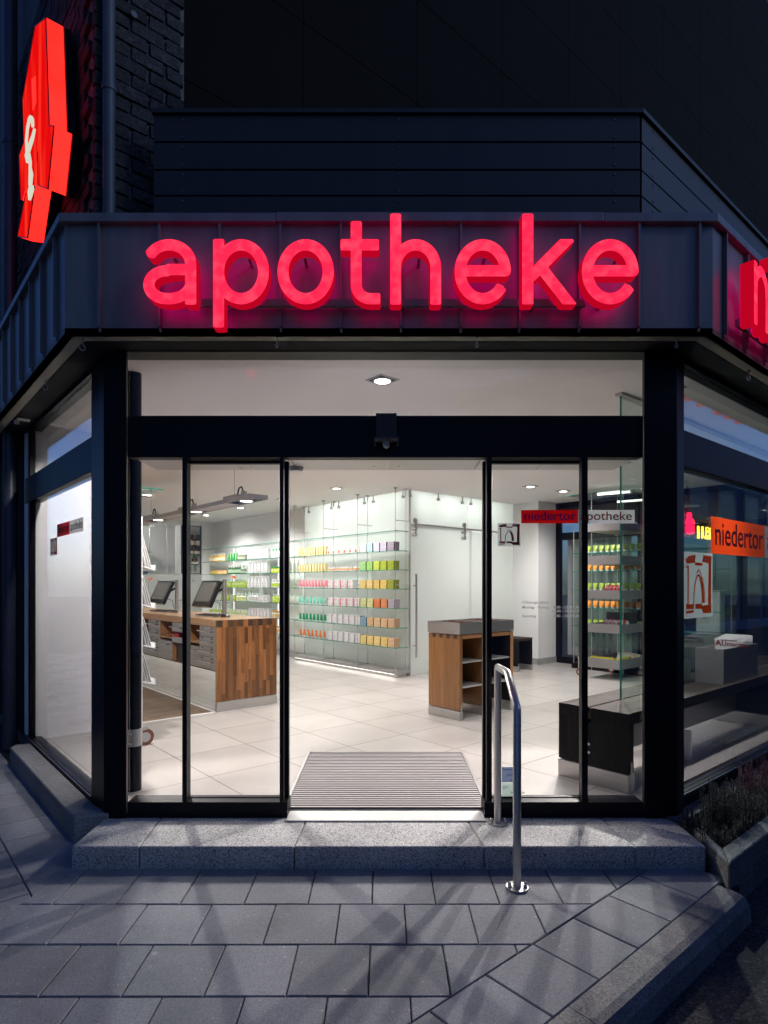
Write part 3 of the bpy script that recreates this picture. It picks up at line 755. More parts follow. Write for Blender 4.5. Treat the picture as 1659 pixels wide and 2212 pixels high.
# downpipes
def pipe(u, v, r, z0, z1, collars, name, lab, mat):
    t = thing(name, lab, 'downpipe', UV(u, v, z0))
    MB().cyl(UV(u, v, z0), UV(u, v, z1), r, 16).build('tube', mat, t)
    for zc in collars:
        MB().cyl(UV(u, v, zc - .02), UV(u, v, zc + .02), r + .006, 16).build('clamp', mat, t)
pu = at_v(235, 300, TV - .05); ud = to_uv(pu)[0]
pipe(ud, TV - .052, .040, 3.5, 6.5, (at_v(235, 192, TV - .05).z, at_v(235, 50, TV - .05).z + .2), 'downpipe', 'grey painted downpipe running up the brick tower', 'pipe_paint')
ud2 = at_u(22, 1200, 1.07); vd = to_uv(ud2)[1]
pipe(1.07, vd, .062, PZ, 8.5, (at_u(22, 1060, 1.07).z, at_u(22, 1440, 1.07).z, at_u(22, 310, 1.07).z), 'downpipe', 'thick dark downpipe at the edge of the shopfront beside the narrow window', 'pipe_dark')
nt = at_v(287, 37, TV); MB().cyl(nt - V * .03, nt, .022, 14).build('wall_disc', 'pipe_paint', None, props=('small grey round disc fixed high on the dark brickwork', 'wall disc'))

# ---------------------------------------------------------------- lit letters
sg = thing('letter_sign', 'glowing pink red apotheke letters mounted on a rail across the fascia', 'illuminated sign', (0, 3.40, 2.95))
yf = 3.36; yb = yf + .075
def letter(ch, x0, x1, base_y, top_y, root, org, right, nrm, height_px=None):
    pass
def put_letter(ch, root, org, wid, xh, right, nrm, depth):
    loops, w = glyph_loops(ch)
    sx, sz = wid / w, xh
    fm = face_map(org, right, Z, nrm)
    cu = outline_curve([[(x * sx, y * sz) for x, y in lp] for lp in loops], depth / 2 - .007, .007)
    mb = MB(); curve_mesh(mb, cu, lambda p: fm((p[0], p[1], p[2] - depth / 2)), 0, 1, False, 2)
    # faces looking along the normal are the bright front, all others the deeper red side
    mb.build('letter', ['sign_face', 'sign_side', 'sign_back'], root)
zbase = at_y(829, 655, yf).z; ztopx = at_y(829, 518, yf).z; XH = ztopx - zbase
for ch, x0, x1 in (('a', 311, 419), ('p', 462, 579), ('o', 601, 719), ('t', 738, 819), ('h', 845, 951), ('e', 984, 1102), ('k', 1130, 1246), ('e', 1259, 1378)):
    X0, X1 = at_y(x0, 600, yf).x, at_y(x1, 600, yf).x
    put_letter(ch, sg, Vector((X0, yf, zbase)), X1 - X0, XH, Vector((1, 0, 0)), Vector((0, -1, 0)), .075)
rl = MB(); ra, rb = at_y(425, 651, 3.47), at_y(1262, 666, 3.47)
rl.box(XY, ra.x, rb.x, yb + .004, yb + .034, rb.z, ra.z).build('mounting_rail', 'zinc', sg, .002)
for px in (500, 660, 790, 870, 1040, 1150, 1300):
    x = at_y(px, 600, 3.45).x; MB().box(XY, x - .01, x + .01, yb + .034, FY - OUT, ra.z - .03, ra.z - .005).build('stand_off', 'zinc', sg)
for px in (380, 540, 660, 905, 1045, 1330):
    x = at_y(px, 600, 3.45).x; MB().cyl((x, yb, zbase + .80 * XH), (x, FY - OUT, zbase + .80 * XH), .009, 8).build('stand_off', 'zinc', sg)
sg2 = thing('letter_sign', 'glowing pink red letters around the corner on the display window fascia', 'illuminated sign', UV(4.4, 1.40, 3.0))
uu = 3.945; vq = VR - OUT - .15
for ch in 'niedertor':
    w = GLY[ch][1] * .29; put_letter(ch, sg2, UV(uu, vq, 2.975), w, .36, U, -V, .078); uu += w + .085
MB().box(UV, 3.96, uu, vq + .082, vq + .11, 2.99, 3.03).build('mounting_rail', 'zinc', sg2)

# red pharmacy sign on the tower
ph = thing('pharmacy_sign', 'glowing red gothic pharmacy A with white snake on the brick tower', 'illuminated sign', UV(1.03, 5.0, 4.1))
ufr, ubk = .967, 1.105
K_ = 500 / 1382 * 1659 / 2390
def pu_(x, y, u_=ufr): return at_u(x * K_, y * K_, u_)
O1 = [(395, 150), (302, 225), (195, 855), (207, 1225), (165, 1340), (178, 1712), (218, 1640), (300, 1400), (325, 1310), (325, 1592), (415, 1628), (465, 1085), (425, 1080)]
bod = [(395, 150), (302, 225), (195, 855), (205, 1225), (165, 1340), (178, 1712), (192, 1722), (216, 1640), (222, 1660), (152, 2035), (240, 2045), (300, 1597), (325, 1310), (325, 1592), (415, 1628), (465, 1085), (425, 1080)]
def extr(pts, name, u0, u1, mats):
    fr = [pu_(*p) for p in pts]
    uvz = [(to_uv(p)[1], p.z) for p in fr]
    loops = [uvz] if isinstance(uvz[0][0], float) else uvz
    cu = outline_curve(loops, (u1 - u0) / 2); mb = MB()
    fm = lambda p: UV((u0 + u1) / 2 - p[2], p[0], p[1])
    curve_mesh(mb, cu, fm, 0, 1)
    return mb.build(name, mats, ph)
extr(bod, 'letter_body', ufr, ubk - .03, ['pharmacy_red', 'pharmacy_side'])
extr([(x + (6 if x > 300 else 0), y) for x, y in bod], 'back_tray', ubk - .028, ubk + .02, ['black_metal', 'black_metal'])
for i0, i1 in ((0, 16), (16, 15), (15, 14), (14, 13), (13, 12), (11, 10), (10, 9), (9, 8), (0, 1), (1, 2), (4, 5)):
    MB().cyl(pu_(*bod[i0], ufr - .001), pu_(*bod[i1], ufr - .001), .0045, 6).build('edge_trim', 'pharmacy_edge', ph)
notch = [(275, 680), (308, 655), (313, 880), (285, 955)]
extr(notch, 'counter_recess', ufr - .004, ufr - .0005, ['pharmacy_side', 'pharmacy_side'])
def ribbon(pts, ws):
    P = [pu_(*p, ufr - .02) for p in pts]; L, R2 = [], []
    vz = [(to_uv(p)[1], p.z) for p in P]
    for i, (a, b) in enumerate(vz):
        pa_, pb_ = vz[max(0, i - 1)], vz[min(len(vz) - 1, i + 1)]; d = Vector((pb_[0] - pa_[0], pb_[1] - pa_[1])).normalized()
        k_ = ws[i] * .40; L.append((a - d.y * k_, b + d.x * k_)); R2.append((a + d.y * k_, b - d.x * k_))
    return L + R2[::-1]
sn = MB()
for pts, ws in (([(272, 1080), (268, 1035), (255, 1012), (240, 1030), (226, 1100), (217, 1200), (220, 1300), (232, 1370), (250, 1385), (248, 1440), (262, 1500), (255, 1580), (238, 1650), (243, 1715)], [.03, .045, .045, .04, .035, .03, .03, .035, .03, .03, .035, .03, .022, .01]),
                ([(287, 1105), (270, 1180), (240, 1270), (214, 1340), (225, 1390)], [.012, .045, .06, .05, .02]), ([(272, 1605), (262, 1650), (243, 1712)], [.05, .05, .015]), ([(238, 1320), (250, 1400), (248, 1500), (245, 1590)], [.03, .035, .03, .02])):
    lp = ribbon(pts, ws)
    for i in range(len(pts) - 1):
        n2 = len(lp); qd = [lp[i], lp[i + 1], lp[n2 - 2 - i], lp[n2 - 1 - i]]
        sn.slab([UV(ufr - .004, a, b) for a, b in qd], -U * .016)
sn.build('snake_emblem', 'pharmacy_white', ph)

# ---------------------------------------------------------------- step, mat, plinth, planter
stp = thing('entrance_step', 'speckled granite entrance step made of five blocks', 'step', (0, 3.55, PZ))
xs = [-1.733, -1.356, -.498, .555, 1.392, 1.785]; yb_ = 3.772
skew = [0, -.03, .02, -.045, -.05, 0]
for i in range(5):
    a, b = xs[i] + .002, xs[i + 1] - .002
    m_ = MB().prism(XY, [(a, 3.356), (b, 3.356), (b + skew[i + 1], yb_), (a + skew[i], yb_)], PZ - .02, -.004)
    m_.build('stone_block', 'granite', stp, .010, 3)
MB().box(XY, -.60, .622, 3.70, 3.86, -.003, .006).build('threshold', 'alu', None, .002, props=('pale aluminium threshold strip between the granite step and the ribbed mat', 'threshold'))
mt_ = thing('entrance_mat', 'ribbed aluminium entrance mat just inside the open door', 'mat', (0, 4.5, 0))
x0, x1, y0, y1 = -.639, .666, 3.87, 5.18
MB().box(XY, x0, x1, y0, y1, .001, .006).build('mat_base', 'alu_dark', mt_)
rb_ = MB(); nr = 32
for i in range(nr):
    ya = y0 + .02 + (y1 - y0 - .04) * i / nr; rb_.box(XY, x0 + .012, x1 - .012, ya, ya + .021, .006, .018)
rb_.build('rib', 'mat_rib', mt_)
MB().box(XY, x0 - .01, x0 + .008, y0, y1, .001, .017).box(XY, x1 - .008, x1 + .01, y0, y1, .001, .017).box(XY, x0 + .008, x1 - .008, y1 - .014, y1, .001, .017).build('mat_frame', 'steel', mt_)
MB().prism(UV, [(.972, 6.10), (.972, 4.02), (A_[0] - .01, 3.95), (1.13, 4.2), (1.13, 6.14), (1.02, 6.18)], PZ - .02, .032).build('window_plinth', 'kerb_concrete', None, .012, 3, props=('low weathered concrete plinth below the narrow side window', 'plinth'))
MB().prism(UV, [(B_[0] - .1, 1.60), (11, 1.60), (11, 1.735), (B_[0] - .05, 1.735)], PZ, .012).build('window_sill', 'old_concrete', None, .004, props=('pale concrete ledge below the display window behind the heather', 'ledge'))
pl = thing('planter', 'weathered concrete planter trough below the display window', 'planter', UV(5, 1.3, RZ))
PA = to_uv(Vector((1.795, 3.150, 0))); PB = to_uv(Vector((1.83, 3.64, 0)))
PAi = to_uv(Vector((1.872, 3.30, 0)))
MB().prism(UV, [PA, (11, 1.222), (11, 1.315), (PAi[0] + .015, 1.315)], RZ - .02, .0).build('front_wall', 'old_concrete', pl, .012, 3)
PBi = to_uv(Vector((1.885, 3.62, 0)))
MB().prism(UV, [(PA[0] + .004, PA[1] + .006), (PAi[0] + .013, 1.313), PBi, PB], RZ - .02, -.006).build('end_wall', 'old_concrete', pl, .008, 2)
MB().prism(UV, [(PAi[0] + .02, 1.316), (11, 1.316), (11, 1.599), PBi], RZ, -.06).build('soil', 'soil', pl)

# heather: many upright shoots with whorls of tiny leaves
def heather(u, v, n_, h, mat, lab, spread=.17):
    m_ = MB(); base = UV(u, v, -.06)
    for i in range(n_):
        a = rnd.uniform(0, 6.28); r = spread * math.sqrt(rnd.random()); p = base + U * (r * math.cos(a) * 1.3) + V * (max(-.13, min(.13, r * math.sin(a))))
        hh = h * rnd.uniform(.55, 1.1); lean = Vector((rnd.uniform(-.16, .16), rnd.uniform(-.16, .16), 1)).normalized()
        m_.cyl(p, p + lean * hh, .0022, 4, 0, .001, False)
        k = int(hh / .011)
        for j in range(3, k):
            q = p + lean * (hh * j / k); w_ = .0105 * (1.15 - .6 * j / k)
            for s in range(4):
                t_ = rnd.uniform(0, 6.28); d = Vector((math.cos(t_), math.sin(t_), .8)); e = Vector((-math.sin(t_), math.cos(t_), 0))
                m_.add([q, q + d * w_ + e * .0028, q + d * w_ * 1.25, q + d * w_ - e * .0028], [(0, 1, 2, 3)])
    return m_.build('heather', mat, None, props=(lab, 'heather', 'heather plants in the planter'))
for u, v, n_, h, mat, lab in ((3.84, 1.45, 150, .16, 'heather_dark', 'dark withered heather at the step end of the planter'), (4.12, 1.46, 190, .23, 'heather_dark', 'tall dark heather in the planter next to the end plant'),
        (4.44, 1.45, 120, .19, 'heather_dark', 'thin dark heather between the tall dark plant and the pink one'), (4.78, 1.46, 190, .25, 'heather_pink', 'pink flowering heather farther along the planter'), (5.25, 1.46, 150, .24, 'heather_pink', 'second pink heather farthest along the planter')):
    heather(u, v, n_, h, mat, lab)
dg_ = MB()
for i in range(420):
    p = UV(rnd.uniform(3.8, 5.4), rnd.uniform(1.33, 1.58), -.06); d = Vector((rnd.uniform(-1, 1), rnd.uniform(-1, 1), rnd.uniform(.5, 1.6))).normalized(); L = rnd.uniform(.05, .13)
    q = p + d * L * .6; r = q + Vector((d.x, d.y, -.2)) * L * .5; e = Vector((-d.y, d.x, 0)).normalized() * .0016
    dg_.add([p - e, p + e, q + e, r, q - e], [(0, 1, 2, 4), (4, 2, 3)])
dg_.build('dry_grass', 'dry_grass', None, props=('dry pale grass blades between the heather plants', 'grass', None, 'stuff'))
# handrail
hr = thing('handrail', 'brushed stainless steel handrail on the step and pavement', 'handrail', (.69, 3.4, PZ))
X_ = .690
MB().tube([(X_, 3.68, 0), (X_, 3.68, .93), (X_, 3.665, .945), (X_, 3.40, .952), (X_, 3.375, .945), (X_, 3.160, .812), (X_, 3.146, .79), (X_, 3.146, PZ)], .0213, 20).build('rail_tube', 'steel', hr)
for y_q, z_q in ((3.68, -.004), (3.146, PZ + .001)):
    b_ = MB().cyl((X_, y_q, z_q), (X_, y_q, z_q + .008), .058, 24).build('base_plate', 'steel', hr)
    for s in (-1, 1):
        o = (X_ + s * .041, y_q - .012, z_q + .008)
        MB().cyl(o, (o[0], o[1], o[2] + .012), .0105, 6).lathe((o[0], o[1], o[2] + .012), [(.008, 0), (.008, .01), (.005, .016), (.001, .018)], 10).build('cap_nut', 'steel_shiny', b_)

# ================================================================ THE SHOP INSIDE
# downlights
LAMP_W = 140
def downlight(u, v, lab, power=1.0, col=(1, .96, .945), aim=None, cone=125):
    t = thing('downlight', lab, 'ceiling light', UV(u, v, CEIL - .05), 'square recessed ceiling downlights')
    s = .088; z = CEIL
    f = MB()
    for a0, a1, b0, b1 in ((-s, s, -s, -s + .012), (-s, s, s - .012, s), (-s, -s + .012, -s + .012, s - .012), (s - .012, s, -s + .012, s - .012)):
        f.box(UV, u + a0, u + a1, v + b0, v + b1, z - .006, z - .0005)
    f.build('frame', 'lamp_grey', t)
    MB().box(UV, u - s + .012, u + s - .012, v - s + .012, v + s - .012, z - .0035, z - .001).build('recess', 'alu_dark', t)
    c = UV(u, v, z)
    MB().lathe(c, [(.068, -.0036), (.068, -.011), (.058, -.014), (.056, -.010)], 20).build('lamp_ring', 'alu', t)
    MB().cyl(c - Z * .0145, c - Z * .0105, .054, 20).build('lamp_face', 'lamp_disc', t)
    l = bpy.data.lights.new('downlight_lamp', 'SPOT'); l.energy = LAMP_W * power; l.color = col; l.spot_size = R_(cone); l.spot_blend = .7 if aim is None else .35; l.shadow_soft_size = .055 if aim is None else .035
    o = bpy.data.objects.new('downlight_lamp', l); COL.objects.link(o); o.parent = t; o.location = (0, 0, .05 - .03)
    if aim is not None: o.rotation_euler = (Vector(aim) - UV(u, v, CEIL)).to_track_quat('-Z', 'Y').to_euler()
    return t
for px, py, lab, pw in ((826, 820, 'square ceiling downlight just inside the entrance above the door header', .55), (727, 1054, 'square ceiling downlight in front of the near end of the glass shelves', 1.0), (1146, 1050, 'square ceiling downlight left of the shop banner on the door', 1.15), (1217, 1060, 'square ceiling downlight behind the door mullion near the black glazing', 1.15),
        (610.5, 1078, 'square ceiling downlight at the middle of the shelf wall, cut by the door stile', 1.2), (519.6, 1096, 'square ceiling downlight below the end of the pendant lamp', 1.3), (445, 1112, 'square ceiling downlight beside the second pendant spot', 1.5)):
    c = at_z(px, py, CEIL); downlight(*to_uv(c), lab, pw, cone=152)
for u, v, lab, pw in ((4.3, 4.9, 'ceiling downlight over the tiled floor before the frosted sliding door', 1.0), (2.5, 5.1, 'ceiling downlight over the floor at the end of the counter', .9), (5.9, 4.2, 'ceiling downlight over the open floor behind the oak display stand', 1.1), (5.0, 2.9, 'ceiling downlight over the dark window bench', .55), (8.2, 2.9, 'ceiling downlight over the far end of the window bench', .5), (5.2, 5.3, 'ceiling downlight over the corner of the glass shelf wall', .9), (4.2, 6.2, 'ceiling downlight between the counter and the shelf wall', .9), (1.9, 9.3, 'ceiling downlight over the parquet behind the counter', .6), (7.5, 2.1, 'ceiling downlight at the far end of the display window', .7), (8.3, 2.05, 'ceiling downlight at the far corner of the display window', .5)):
    downlight(u, v, lab, pw)
# tilted spots that throw their beams out through the entrance
for u, v, lab, pw in ((7.02, 3.72, 'tilted ceiling downlight before the tray gondola, the nearer of two, aimed at the entrance', 6.3), (7.03, 4.24, 'tilted ceiling downlight before the tray gondola, the farther of two, aimed at the entrance', 5.6), (2.6, 7.15, 'tilted ceiling downlight behind the counter aimed at the entrance', 5.4)):
    downlight(u, v, lab, pw, (1, .93, .90), (.1, 1.9, -.1), 50)
downlight(1.43, 4.84, 'added hidden ceiling downlight brightening the white partition of the side window', 2.3, (1, .93, .90), UV(1.65, 6.38, .45), 100)  # extra lamp out of sight behind the corner post, added to brighten the partition
downlight(4.62, 2.06, 'tilted ceiling downlight over the bench end lighting the display window', 2.0, (1, .93, .90), UV(6.6, 2.1, .5), 100)
def inner_lamp(u, v, e, col=(.95, 1, .95), parent=None, z=2.80, size=.08):
    l = bpy.data.lights.new('tube_lamp', 'POINT'); l.energy = e; l.color = col; l.shadow_soft_size = size
    o = bpy.data.objects.new('tube_lamp', l); COL.objects.link(o); o.location = UV(u, v, z); return o
bt = thing('wash_light', 'white light fitting glowing behind the top of the frosted glass', 'ceiling light', UV(7.1, 7.5, 2.84))
MB().box(UV, 6.9, 9.0, 7.22, 7.28, 2.86, 2.92).build('fitting', 'white_plastic', bt); MB().box(UV, 6.86, 6.92, 7.3, 9.7, 2.86, 2.92).build('fitting', 'white_plastic', bt)
for u, v in ((6.86, 7.30), (7.45, 7.29), (8.05, 7.29), (8.65, 7.29), (6.85, 7.9), (6.85, 8.5), (6.85, 9.1)): inner_lamp(u, v, 5.5, z=2.78, size=.05)
for u, v in ((7.6, 8.2), (8.4, 9.0), (7.4, 9.4)): inner_lamp(u, v, 20, z=2.7)
inner_lamp(4.6, 15.0, 30, (1, .97, .94), z=2.7)

# frosted glass corner with the sliding door
def frost(m_, face): m_.mi[face] = 1; return m_      # sandblasted on the shop side only
ga = thing('frosted_glass_wall', 'pale green frosted glass wall meeting at a corner behind the shelves', 'glass wall', UV(6.53, 6.98, 0))
for v0, v1 in ((6.985, 7.93), (7.935, 8.95), (8.955, 9.935)): frost(MB().box(UV, 6.53, 6.54, v0, v1, .02, CEIL + .01), 5).build('glass_panel', ['pane', 'frosted'], ga)
for u0, u1, z0 in ((6.545, 7.9, 2.36), (7.905, 9.18, 2.36), (7.92, 9.18, .012)): frost(MB().box(UV, u0, u1, 6.98, 6.99, z0, (2.35 if z0 < 1 else CEIL + .01)), 2).build('glass_panel', ['pane', 'frosted'], ga)
MB().box(UV, 6.522, 6.5315, 6.950, 6.984, 0, CEIL).build('corner_profile', 'alu', ga)
MB().box(UV, 6.50, 6.545, 6.98, 9.94, 0, .06).build('base_profile', 'steel', ga)
for px, py in ((1012, 295), (1218, 320), (1395, 345), (1458, 357)):
    c = at_v(590 + px * .2929, 971.8 + py * .2929, 6.96); u_ = to_uv(c)[0]
    MB().cyl(UV(u_, 6.955, 2.84), UV(u_, 6.955, CEIL), .010, 8).cyl(UV(u_, 6.935, 2.83), UV(u_, 6.98, 2.83), .022, 12).build('ceiling_bracket', 'steel', ga)
for px in (262, 430, 484, 672, 738, 958):
    v_ = v_of(590 + px * .2929, 6.505)
    MB().cyl(UV(6.505, v_, 2.84), UV(6.505, v_, CEIL), .010, 8).cyl(UV(6.485, v_, 2.83), UV(6.53, v_, 2.83), .022, 12).build('ceiling_bracket', 'steel', ga)
gd = thing('glass_sliding_door', 'frosted glass sliding door hung on a round steel rail', 'door', UV(7.2, 6.93, 0))
frost(MB().box(UV, 6.532, 7.98, 6.955, 6.967, .012, 2.385), 2).build('door_panel', ['pane', 'frosted'], gd)
r0 = at_v(883, 1130.5, 6.90); zr = r0.z
MB().cyl(UV(6.56, 6.90, zr), UV(9.0, 6.90, zr - .02), .014, 12).build('rail', 'steel', gd)
for px in (897, 1003):
    c = at_v(px, 1131, 6.885); u_ = to_uv(c)[0]
    h = MB().cyl(UV(u_, 6.875, zr + .05), UV(u_, 6.895, zr + .05), .042, 16).box(UV, u_ - .018, u_ + .018, 6.872, 6.886, zr - .20, zr + .05)
    for dz in (-.08, -.17): h.cyl(UV(u_, 6.86, zr + dz), UV(u_, 6.93, zr + dz), .028, 12)
    h.build('roller_hanger', 'steel', gd)
c = at_v(899, 1240, 6.87); u_ = to_uv(c)[0]; zt, zb_ = c.z, at_v(899, 1420, 6.87).z
hd = MB().cyl(UV(u_, 6.865, zb_), UV(u_, 6.865, zt), .016, 14)
for z in (zb_ + .18, zt - .18): hd.cyl(UV(u_, 6.865, z), UV(u_, 6.935, z), .009, 8)
hd.build('handle_bar', 'steel', gd)

# glass shelves: the free hanging unit before the frosted glass, and the shelves on the white wall
SZ = [2.262, 1.956, 1.660, 1.363, 1.060, .755, .454]
SU_, SB = 6.20, 6.47                            # front and back edge of the shelves
su = thing('hanging_glass_shelf', 'cable hung glass shelf unit on a steel plinth before frosted glass', 'shelf', UV(6.2, 8.4, 0))
MB().box(UV, 6.20, 6.49, 6.93, 9.88, .055, .105).box(UV, 6.26, 6.46, 6.96, 9.85, .0, .055).build('plinth', 'steel', su, .003)
MB().box(UV, 6.212, 6.240, 7.0, 9.8, .0505, .0545).build('light_strip', 'plinth_light', su)
rods = [6.965, 7.91, 8.88, 9.83]
def shelf_plate(m_, v0, v1, z):
    m_.box(UV, SU_ + .003, SB, v0, v1, z, z + .009, 0)
    m_.box(UV, SU_, SU_ + .003, v0, v1, z, z + .009, 1); m_.box(UV, SU_, SB, v0 - .003, v0, z, z + .009, 1)
for z in SZ:
    m_ = MB(); shelf_plate(m_, 6.935, 9.86, z); m_.build('glass_shelf', ['shelf_glass', 'edge_green'], su)
for v in rods:
    for u in (SU_ + .022, SB - .03):
        m_ = MB().cyl(UV(u, v, .105), UV(u, v, CEIL), .0035, 6).cyl(UV(u, v, .105), UV(u, v, .30), .009, 8).cyl(UV(u, v, CEIL - .015), UV(u, v, CEIL), .035, 10).cyl(UV(u, v, CEIL - .1), UV(u, v, CEIL - .015), .008, 8)
        for z in SZ: m_.cyl(UV(u, v, z - .012), UV(u, v, z + .02), .010, 8)
        m_.build('cable_rod', 'steel', su)
    MB().box(UV, SU_, SB, v - .01, v + .01, .105, .117).build('foot_bar', 'steel', su)
    MB().cyl(UV(SU_ + .022, v, 2.43), UV(SB + .06, v, 2.43), .006, 6).cyl(UV(SU_ + .022, v, 1.43), UV(SB + .06, v, 1.43), .006, 6).build('wall_strut', 'steel', su)
sw = thing('wall_glass_shelf', 'seven long glass shelves on the white wall left of frosted glass', 'shelf', UV(6.3, 11.9, .4))
for z in SZ:
    m_ = MB(); shelf_plate(m_, 9.96, 11.9, z + .002); shelf_plate(m_, 11.905, 13.90, z + .001); m_.build('glass_shelf', ['shelf_glass', 'edge_green'], sw)
for px in (505, 601):
    v = v_of(px, 6.50)
    MB().box(UV, 6.505, 6.522, v - .02, v + .02, .3, 2.30).build('support_rail', 'alu', sw); MB().box(UV, 6.502, 6.505, v - .012, v + .012, .4, 2.26).build('light_strip', 'tube_light', sw)
MB().box(UV, 6.44, 6.52, 9.94, VE, 0, .10).build('base', 'steel', sw)

# ---------------------------------------------------------------- goods: one mesh of each kind, then a copy for each one in view
def col_mat(c, rough=.45):
    k = 'goods_' + '_'.join('%02x' % int(255 * min(1, x)) for x in c) + ('g' if rough < .4 else '')
    return MATS[k] if k in MATS else simple(k, c, rough, var=.04, vscale=30)
def L_(x, y, z=0): return Vector((x, y, z))
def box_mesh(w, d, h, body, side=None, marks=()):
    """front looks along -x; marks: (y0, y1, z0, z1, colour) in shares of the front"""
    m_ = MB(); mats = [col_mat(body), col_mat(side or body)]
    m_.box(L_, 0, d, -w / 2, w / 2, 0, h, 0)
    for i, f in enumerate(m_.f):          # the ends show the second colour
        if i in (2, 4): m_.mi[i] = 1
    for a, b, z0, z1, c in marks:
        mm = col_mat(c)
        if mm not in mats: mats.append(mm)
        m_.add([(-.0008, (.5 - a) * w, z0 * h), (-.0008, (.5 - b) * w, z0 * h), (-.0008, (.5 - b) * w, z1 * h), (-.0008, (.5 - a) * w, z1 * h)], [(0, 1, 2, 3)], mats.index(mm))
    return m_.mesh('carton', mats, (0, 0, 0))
def tube_mesh(w, h, body, cap, label=None, flare=1.0):
    m_ = MB(); mats = [col_mat(cap, .3), col_mat(body, .3)] + ([col_mat(label, .3)] if label else [])
    secs = [(0, .36, .36, 0), (.02, .38, .38, 0), (.20, .38, .38, 0), (.205, .44, .44, 1), (.25, .46, .42, 1), (.55, .48 * flare, .30, 1), (.82, .495 * flare, .14, 1), (.93, .5 * flare, .05, 1), (1.0, .5 * flare, .04, 1)]
    n_ = 12; prev = None
    for zz, rw, rd, mi in secs:
        ring = [Vector((.4 * w + rd * w * math.cos(2 * math.pi * i / n_), rw * w * math.sin(2 * math.pi * i / n_), zz * h)) for i in range(n_)]
        if prev: m_.add(prev + ring, [(i, (i + 1) % n_, n_ + (i + 1) % n_, n_ + i) for i in range(n_)], (2 if label and .25 < zz < .83 and zz > .5 else mi), True)
        prev = ring
    m_.add(prev, [list(range(n_))], 1)
    return m_.mesh('tube', mats, (0, 0, 0))
def bottle_mesh(r, h, body, cap, label=None, neck=.35, pump=False):
    m_ = MB(); mats = [col_mat(body, .3), col_mat(cap, .3), col_mat(label or body, .4)]
    prof = [(r * .9, 0), (r, .02 * h), (r, .12 * h), (r * 1.01, .13 * h), (r * 1.01, .5 * h), (r, .51 * h), (r, .60 * h), (r * .55, .70 * h), (r * neck, .74 * h), (r * neck, .78 * h), (r * neck * 1.25, .785 * h), (r * neck * 1.25, (.88 if pump else .98) * h), (r * neck * .9, (.9 if pump else 1) * h)]
    m_.lathe((r, 0, 0), prof, 12, [0, 0, 0, 2, 2, 0, 0, 0, 0, 1, 1, 1])
    if pump: m_.cyl((r, 0, .9 * h), (r, 0, .97 * h), r * .14, 6, 1).box(L_, -.012 + r * .3, r * 1.3, -.006, .006, .96 * h, h, 1)
    return m_.mesh('bottle', mats, (0, 0, 0))
def jar_mesh(r, h, body, lid, label=None):
    m_ = MB(); m_.lathe((r, 0, 0), [(r * .95, 0), (r, .04 * h), (r, .18 * h), (r * 1.005, .19 * h), (r * 1.005, .6 * h), (r, .61 * h), (r, .68 * h), (r * 1.05, .69 * h), (r * 1.05, .98 * h), (r, h)], 14, [0, 0, 0, 2, 2, 0, 0, 1, 1])
    return m_.mesh('jar', [col_mat(body), col_mat(lid), col_mat(label or body)], (0, 0, 0))
def put(mesh, name, u, v, z, lab, cat, grp, jit=.004, rot=0.0):
    o = bpy.data.objects.new(name, mesh); COL.objects.link(o)
    o.location = UV(u + rnd.uniform(-jit, jit), v + rnd.uniform(-jit, jit), z); o.rotation_euler = (0, 0, TH + rot + rnd.uniform(-1, 1) * jit * 8)
    return tag(o, lab, cat, grp)
G_ = 'goods lined up on the glass shelves'
ORD = ['top', 'second', 'third', 'fourth', 'fifth', 'sixth', 'seventh']
T_ = .0095
WHT, CRM = (.80, .80, .79), (.84, .66, .33)
def row(mesh, name, v0, v1, n_, z, lab, cat, tiers=1, h=0, u=6.235, jit=.004):
    """n_ copies from v0 (far) to v1 (near)"""
    for i in range(n_):
        v = v0 + (v1 - v0) * (i / max(1, n_ - 1))
        for k in range(tiers):
            put(mesh, name, u, v, z + T_ + k * (h + .0006), (lab if tiers == 1 else lab.replace('TIER', ('lower', 'upper')[k])), cat, G_, jit if tiers == 1 else .002)
# far bay of the hanging unit
va, vb = 9.70, 8.86
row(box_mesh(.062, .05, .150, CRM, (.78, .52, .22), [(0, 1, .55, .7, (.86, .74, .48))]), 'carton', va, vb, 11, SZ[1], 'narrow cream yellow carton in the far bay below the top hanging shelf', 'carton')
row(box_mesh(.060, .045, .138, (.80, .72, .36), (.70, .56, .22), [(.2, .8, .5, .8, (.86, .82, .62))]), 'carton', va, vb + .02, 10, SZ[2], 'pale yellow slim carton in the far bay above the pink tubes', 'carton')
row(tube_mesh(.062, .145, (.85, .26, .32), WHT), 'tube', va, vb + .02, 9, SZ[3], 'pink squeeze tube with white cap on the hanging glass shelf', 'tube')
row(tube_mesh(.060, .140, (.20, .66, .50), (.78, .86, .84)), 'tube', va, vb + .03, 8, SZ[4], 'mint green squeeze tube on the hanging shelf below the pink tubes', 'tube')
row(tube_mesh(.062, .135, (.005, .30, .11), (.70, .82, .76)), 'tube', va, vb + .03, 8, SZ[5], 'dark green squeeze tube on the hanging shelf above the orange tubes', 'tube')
row(tube_mesh(.060, .140, (.78, .21, .055), (.80, .78, .74)), 'tube', va - .02, vb + .05, 7, SZ[6], 'orange squeeze tube on the lowest hanging shelf', 'tube')
